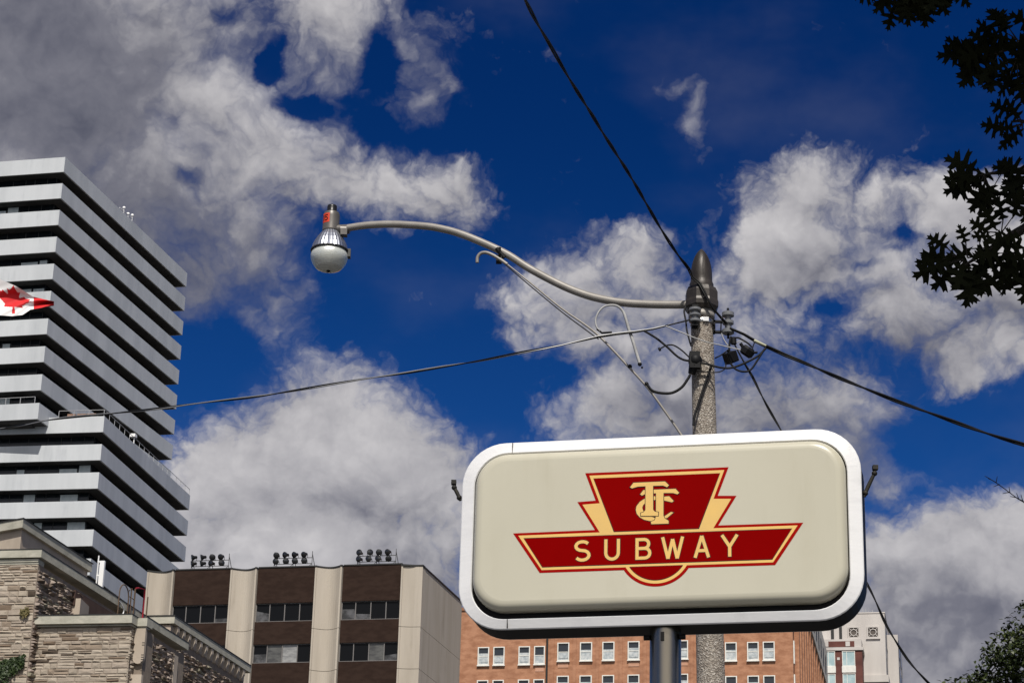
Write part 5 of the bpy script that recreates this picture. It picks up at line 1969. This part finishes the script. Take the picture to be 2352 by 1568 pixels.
def oak():
    rl = random.Random(12)
    base = Vector((6.3, 10.2, 0.13))
    root = tag(empty('oak_tree', base), 'oak tree with dark lobed leaves on branches hanging into the sky', 'tree')
    BARK = mat('oak_bark', (0.022, 0.019, 0.016), (0.04, 0.034, 0.028), 6.0, (1, 1, .25), rough=0.95, bump=0.8, bump_scale=14)
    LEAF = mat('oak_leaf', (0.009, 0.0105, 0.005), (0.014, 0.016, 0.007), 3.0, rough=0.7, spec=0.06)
    tr = MB()
    tp = [base, base + Vector((.05, .1, 2)), base + Vector((-.05, .15, 4.2)), base + Vector((-.25, .2, 6.4)), base + Vector((-.3, .1, 9)), base + Vector((-.2, 0, 12.5))]
    tr.tube(smooth_path(tp, 5), [.36 - .30 * i / 25 for i in range(26)], 14)
    part(tr, 'trunk', BARK, root)
    HD = 12.0
    lf = MB()
    tw = MB()

    def limb(pts, r0, r1):
        sp = smooth_path(pts, 6)
        tw.tube(sp, [r0 + (r1 - r0) * i / (len(sp) - 1) for i in range(len(sp))], 7)
        return sp
    # limbs that reach into view
    L1 = limb([tp[3], Vector((4.6, 10.8, 7.0)), at(2480, 470, HD), at(2352, 525, HD), at(2270, 575, HD), at(2215, 610, HD)], .055, .006)
    L2 = limb([tp[3] + Vector((0, 0, .4)), Vector((4.5, 11.3, 7.3)), at(2450, 380, HD + .2), at(2370, 390, HD + .2), at(2310, 395, HD + .2), at(2265, 400, HD + .2)], .05, .006)
    L3 = limb([tp[3] + Vector((0, 0, 1.2)), Vector((4.6, 10.6, 8.0)), at(2450, 60, HD + .1), at(2380, 80, HD + .1), at(2320, 110, HD + .1), at(2260, 130, HD + .1)], .05, .006)
    L4 = limb([tp[4], Vector((4.4, 10.8, 9.4)), at(2300, -120, HD - .2), at(2200, -60, HD - .2), at(2110, -25, HD - .2), at(2050, -10, HD - .2)], .05, .006)
    L5 = limb([at(2450, 380, HD + .2), at(2400, 310, HD + .3), at(2352, 280, HD + .3), at(2325, 280, HD + .3)], .02, .006)

    # sprays of leaves: node, how many, spread of directions (picture angle from, to), leaf length
    def spray(x, y, n, a0, a1, s0=.13, s1=.19, hd=HD, jx=10):
        node = at(x, y, hd)
        for k in range(n):
            a = radians(a0 + (a1 - a0) * (k + .5 * rl.random()) / max(1, n - .5))
            d = RGT * cos(a) + UPV * sin(a) + FWD * rl.uniform(-.45, .45)
            st = node + (RGT * rl.gauss(0, jx) + UPV * rl.gauss(0, jx)) * (hd / FPX)
            pet = rl.uniform(.02, .08)
            d.normalize()
            tw.tube([node, st + d * (pet + .02)], [.005, .003], 4)
            up = (-FWD + RGT * rl.uniform(-.8, .8) + UPV * rl.uniform(-.8, .8)).normalized()
            put_leaf(lf, st + d * pet, d, up, rl.uniform(s0, s1), OAKL, rl.uniform(-.25, .35))
    spray(2212, 596, 8, 165, 310, .17, .22)
    spray(2196, 588, 2, 150, 190, .14, .17)
    spray(2222, 592, 2, 30, 110, .12, .15)
    spray(2262, 570, 4, 210, 320, .15, .19)
    spray(2300, 535, 5, 60, 190, .14, .18)
    spray(2335, 580, 7, 185, 305, .17, .22)
    spray(2385, 585, 7, 160, 285, .19, .24)
    spray(2395, 520, 2, 150, 205, .14, .18)
    spray(2262, 400, 8, 145, 290, .17, .22, HD + .2)
    spray(2305, 390, 5, 210, 310, .15, .19, HD + .2)
    spray(2358, 400, 5, 150, 280, .14, .18, HD + .2)
    spray(2348, 285, 6, 130, 235, .13, .17, HD + .3)
    spray(2268, 115, 8, 140, 270, .17, .22, HD + .1)
    spray(2295, 118, 7, 120, 300, .17, .21, HD + .1)
    spray(2335, 90, 7, 110, 280, .17, .22, HD + .1)
    spray(2335, 135, 5, 210, 310, .16, .2, HD + .1)
    spray(2412, 85, 6, 120, 240, .17, .22, HD + .1)
    spray(2060, -24, 6, 175, 280, .13, .17, HD - .2)
    spray(2100, -34, 6, 200, 300, .15, .19, HD - .2)
    spray(2135, -40, 5, 220, 310, .15, .19, HD - .2)
    spray(2175, -44, 4, 230, 320, .15, .19, HD - .2)
    # leaves along the limbs before they reach the view
    for sp in (L1, L2, L3, L4, L5):
        for q in sp[4:]:
            v = q - CAM
            X = 1176 + FPX * v.dot(RGT) / v.dot(FWD)
            Y_ = 784 - FPX * v.dot(UPV) / v.dot(FWD)
            if X > 2470 or Y_ < -90:
                for k in range(9):
                    d = Vector((rl.uniform(-1, 1), rl.uniform(-1, 1), rl.uniform(-1, .6))).normalized()
                    st = q + Vector((rl.uniform(0, .35), rl.gauss(0, .2), rl.gauss(0, .15)))
                    tw.tube([q, st], [.006, .003], 4)
                    put_leaf(lf, st, d, Vector((rl.uniform(-.6, .6), rl.uniform(-.6, .6), 1)), rl.uniform(.15, .2), OAKL, .2)
    # the rest of the crown, above and beside the view
    for k in range(24000):
        while True:
            q = Vector((rl.gauss(0, 1), rl.gauss(0, 1), rl.gauss(0, 1)))
            if q.length > .05:
                break
        q = q.normalized() * rl.random() ** .45
        near = k % 5 < 2                                  # unseen leaf mass added to keep the sun off the visible sprays
        p = Vector((3.0 + q.x * 2.1, 8.8 + q.y * 2.7, 11.8 + q.z * 2.5)) if near else Vector((5.9 + q.x * 3.7, 9.4 + q.y * 3.6, 10.2 + q.z * 3.6))
        n_ = noise.noise(p * .75)
        if n_ < (-.45 if near else -.25):
            continue
        v = p - CAM
        zz_ = v.dot(FWD)
        X, Y_ = 1176 + FPX * v.dot(RGT) / zz_, 784 - FPX * v.dot(UPV) / zz_
        if X < 2352 + 150 and Y_ > -125:
            continue
        if p.x < 2.45 and p.z < 6.6 + (12 - p.y) * 1.28:
            continue
        d = Vector((rl.uniform(-1, 1), rl.uniform(-1, 1), rl.uniform(-1, .2)))
        put_leaf(lf, p, d, Vector((rl.uniform(-.6, .6), rl.uniform(-.9, .3), 1)), rl.uniform(.17, .26), OAKS, .2)
    for k in range(16):
        a = 2 * pi * k / 16 + rl.uniform(-.2, .2)
        s0 = tp[3] + (tp[5] - tp[3]) * rl.uniform(0, .9)
        e = s0 + Vector((cos(a) * rl.uniform(1.8, 3.0), sin(a) * rl.uniform(1.8, 3.0), rl.uniform(.3, 1.6)))
        if e.x < 3.0:
            continue
        limb([s0, s0.lerp(e, .5) + Vector((0, 0, .25)), e], .07, .012)
    # a lone thin twig reaching in lower down
    tgp = [at(2470, 1210, HD), at(2352, 1152, HD), at(2325, 1135, HD), at(2302, 1118, HD), at(2282, 1104, HD), at(2270, 1098, HD)]
    tw.tube(smooth_path([tp[2], Vector((4.6, 11.2, 4.9))] + tgp, 4), [.016 - .0135 * min(1, i / 14) for i in range(29)], 5)
    for x, y, a in ((2340, 1146, 110), (2335, 1142, 170), (2320, 1132, 100), (2318, 1130, 190), (2296, 1112, 200), (2288, 1108, 80), (2275, 1100, 150), (2349, 1150, 105)):
        n0 = at(x, y, HD)
        d = RGT * cos(radians(a)) + UPV * sin(radians(a))
        tw.tube([n0, n0 + d * .035], [.003, .0015], 4)
    part(tw, 'branch', BARK, root)
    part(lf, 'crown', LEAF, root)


oak()


def small_tree():
    rl = random.Random(31)
    HD = 42.0
    c0 = at(2420, 1640, HD)
    base = Vector((c0.x, c0.y, 0.13))
    root = tag(empty('leafy_tree', base), 'small leafed dark green tree in the lower corner, sunlight on its leaves', 'tree')
    BARK = mat('oak_bark', (0.05, 0.042, 0.034))
    LEAF = mat('small_leaf', (0.018, 0.028, 0.007), (0.050, 0.062, 0.016), 1.2, rough=0.42, spec=0.35)
    tr = MB()
    tp = [base, base + Vector((.1, 0, 4)), base + Vector((-.1, .2, 8)), base + Vector((0, 0, c0.z))]
    tr.tube(smooth_path(tp, 5), [.28 - .2 * i / 15 for i in range(16)], 12)
    part(tr, 'trunk', BARK, root)
    k_ = HD / FPX / .97
    blobs = [(2235, 1580, 55), (2190, 1600, 60), (2150, 1610, 45), (2290, 1560, 60), (2265, 1520, 38), (2300, 1470, 45), (2280, 1480, 30), (2330, 1430, 42), (2352, 1400, 36), (2345, 1490, 70), (2380, 1450, 70),
             (2420, 1500, 110), (2420, 1400, 60), (2480, 1450, 100), (2340, 1570, 80), (2430, 1620, 130), (2320, 1680, 120), (2210, 1680, 90), (2520, 1580, 130), (2255, 1548, 28), (2310, 1520, 45), (2175, 1572, 28), (2120, 1605, 30), (2238, 1548, 26)]
    lf, tw = MB(), MB()
    for (x, y, r) in blobs:
        c = at(x + 6, y + 16, HD + rl.uniform(-.5, .5))
        R = r * k_
        tw.tube(smooth_path([tp[2] + Vector((0, 0, rl.uniform(-1, 1.5))), tp[2].lerp(c, .6) + Vector((0, 0, .4)), c], 4), [.06 - .052 * i / 8 for i in range(9)], 5)
        n = int(560 * (R / .5) ** 2)
        for q in range(n):
            v = Vector((rl.gauss(0, 1), rl.gauss(0, 1), rl.gauss(0, 1))).normalized() * rl.random() ** .38
            if noise.noise((c + v * R) * 3.0) < -.2:
                continue
            p = c + Vector((v.x, v.y * 1.3, v.z)) * R * rl.uniform(.8, 1.12)
            d = Vector((rl.uniform(-1, 1), rl.uniform(-1, 1), rl.uniform(-.9, .4))).normalized()
            up = Vector((rl.uniform(-.7, .7), rl.uniform(-.9, .4), 1))
            put_leaf(lf, p, d, up, rl.uniform(.07, .12), [(0, 0), (.28, .4), (.2, .75), (0, 1), (-.2, .75), (-.28, .4)], .15)
    part(tw, 'branch', BARK, root)
    part(lf, 'crown', LEAF, root)


small_tree()
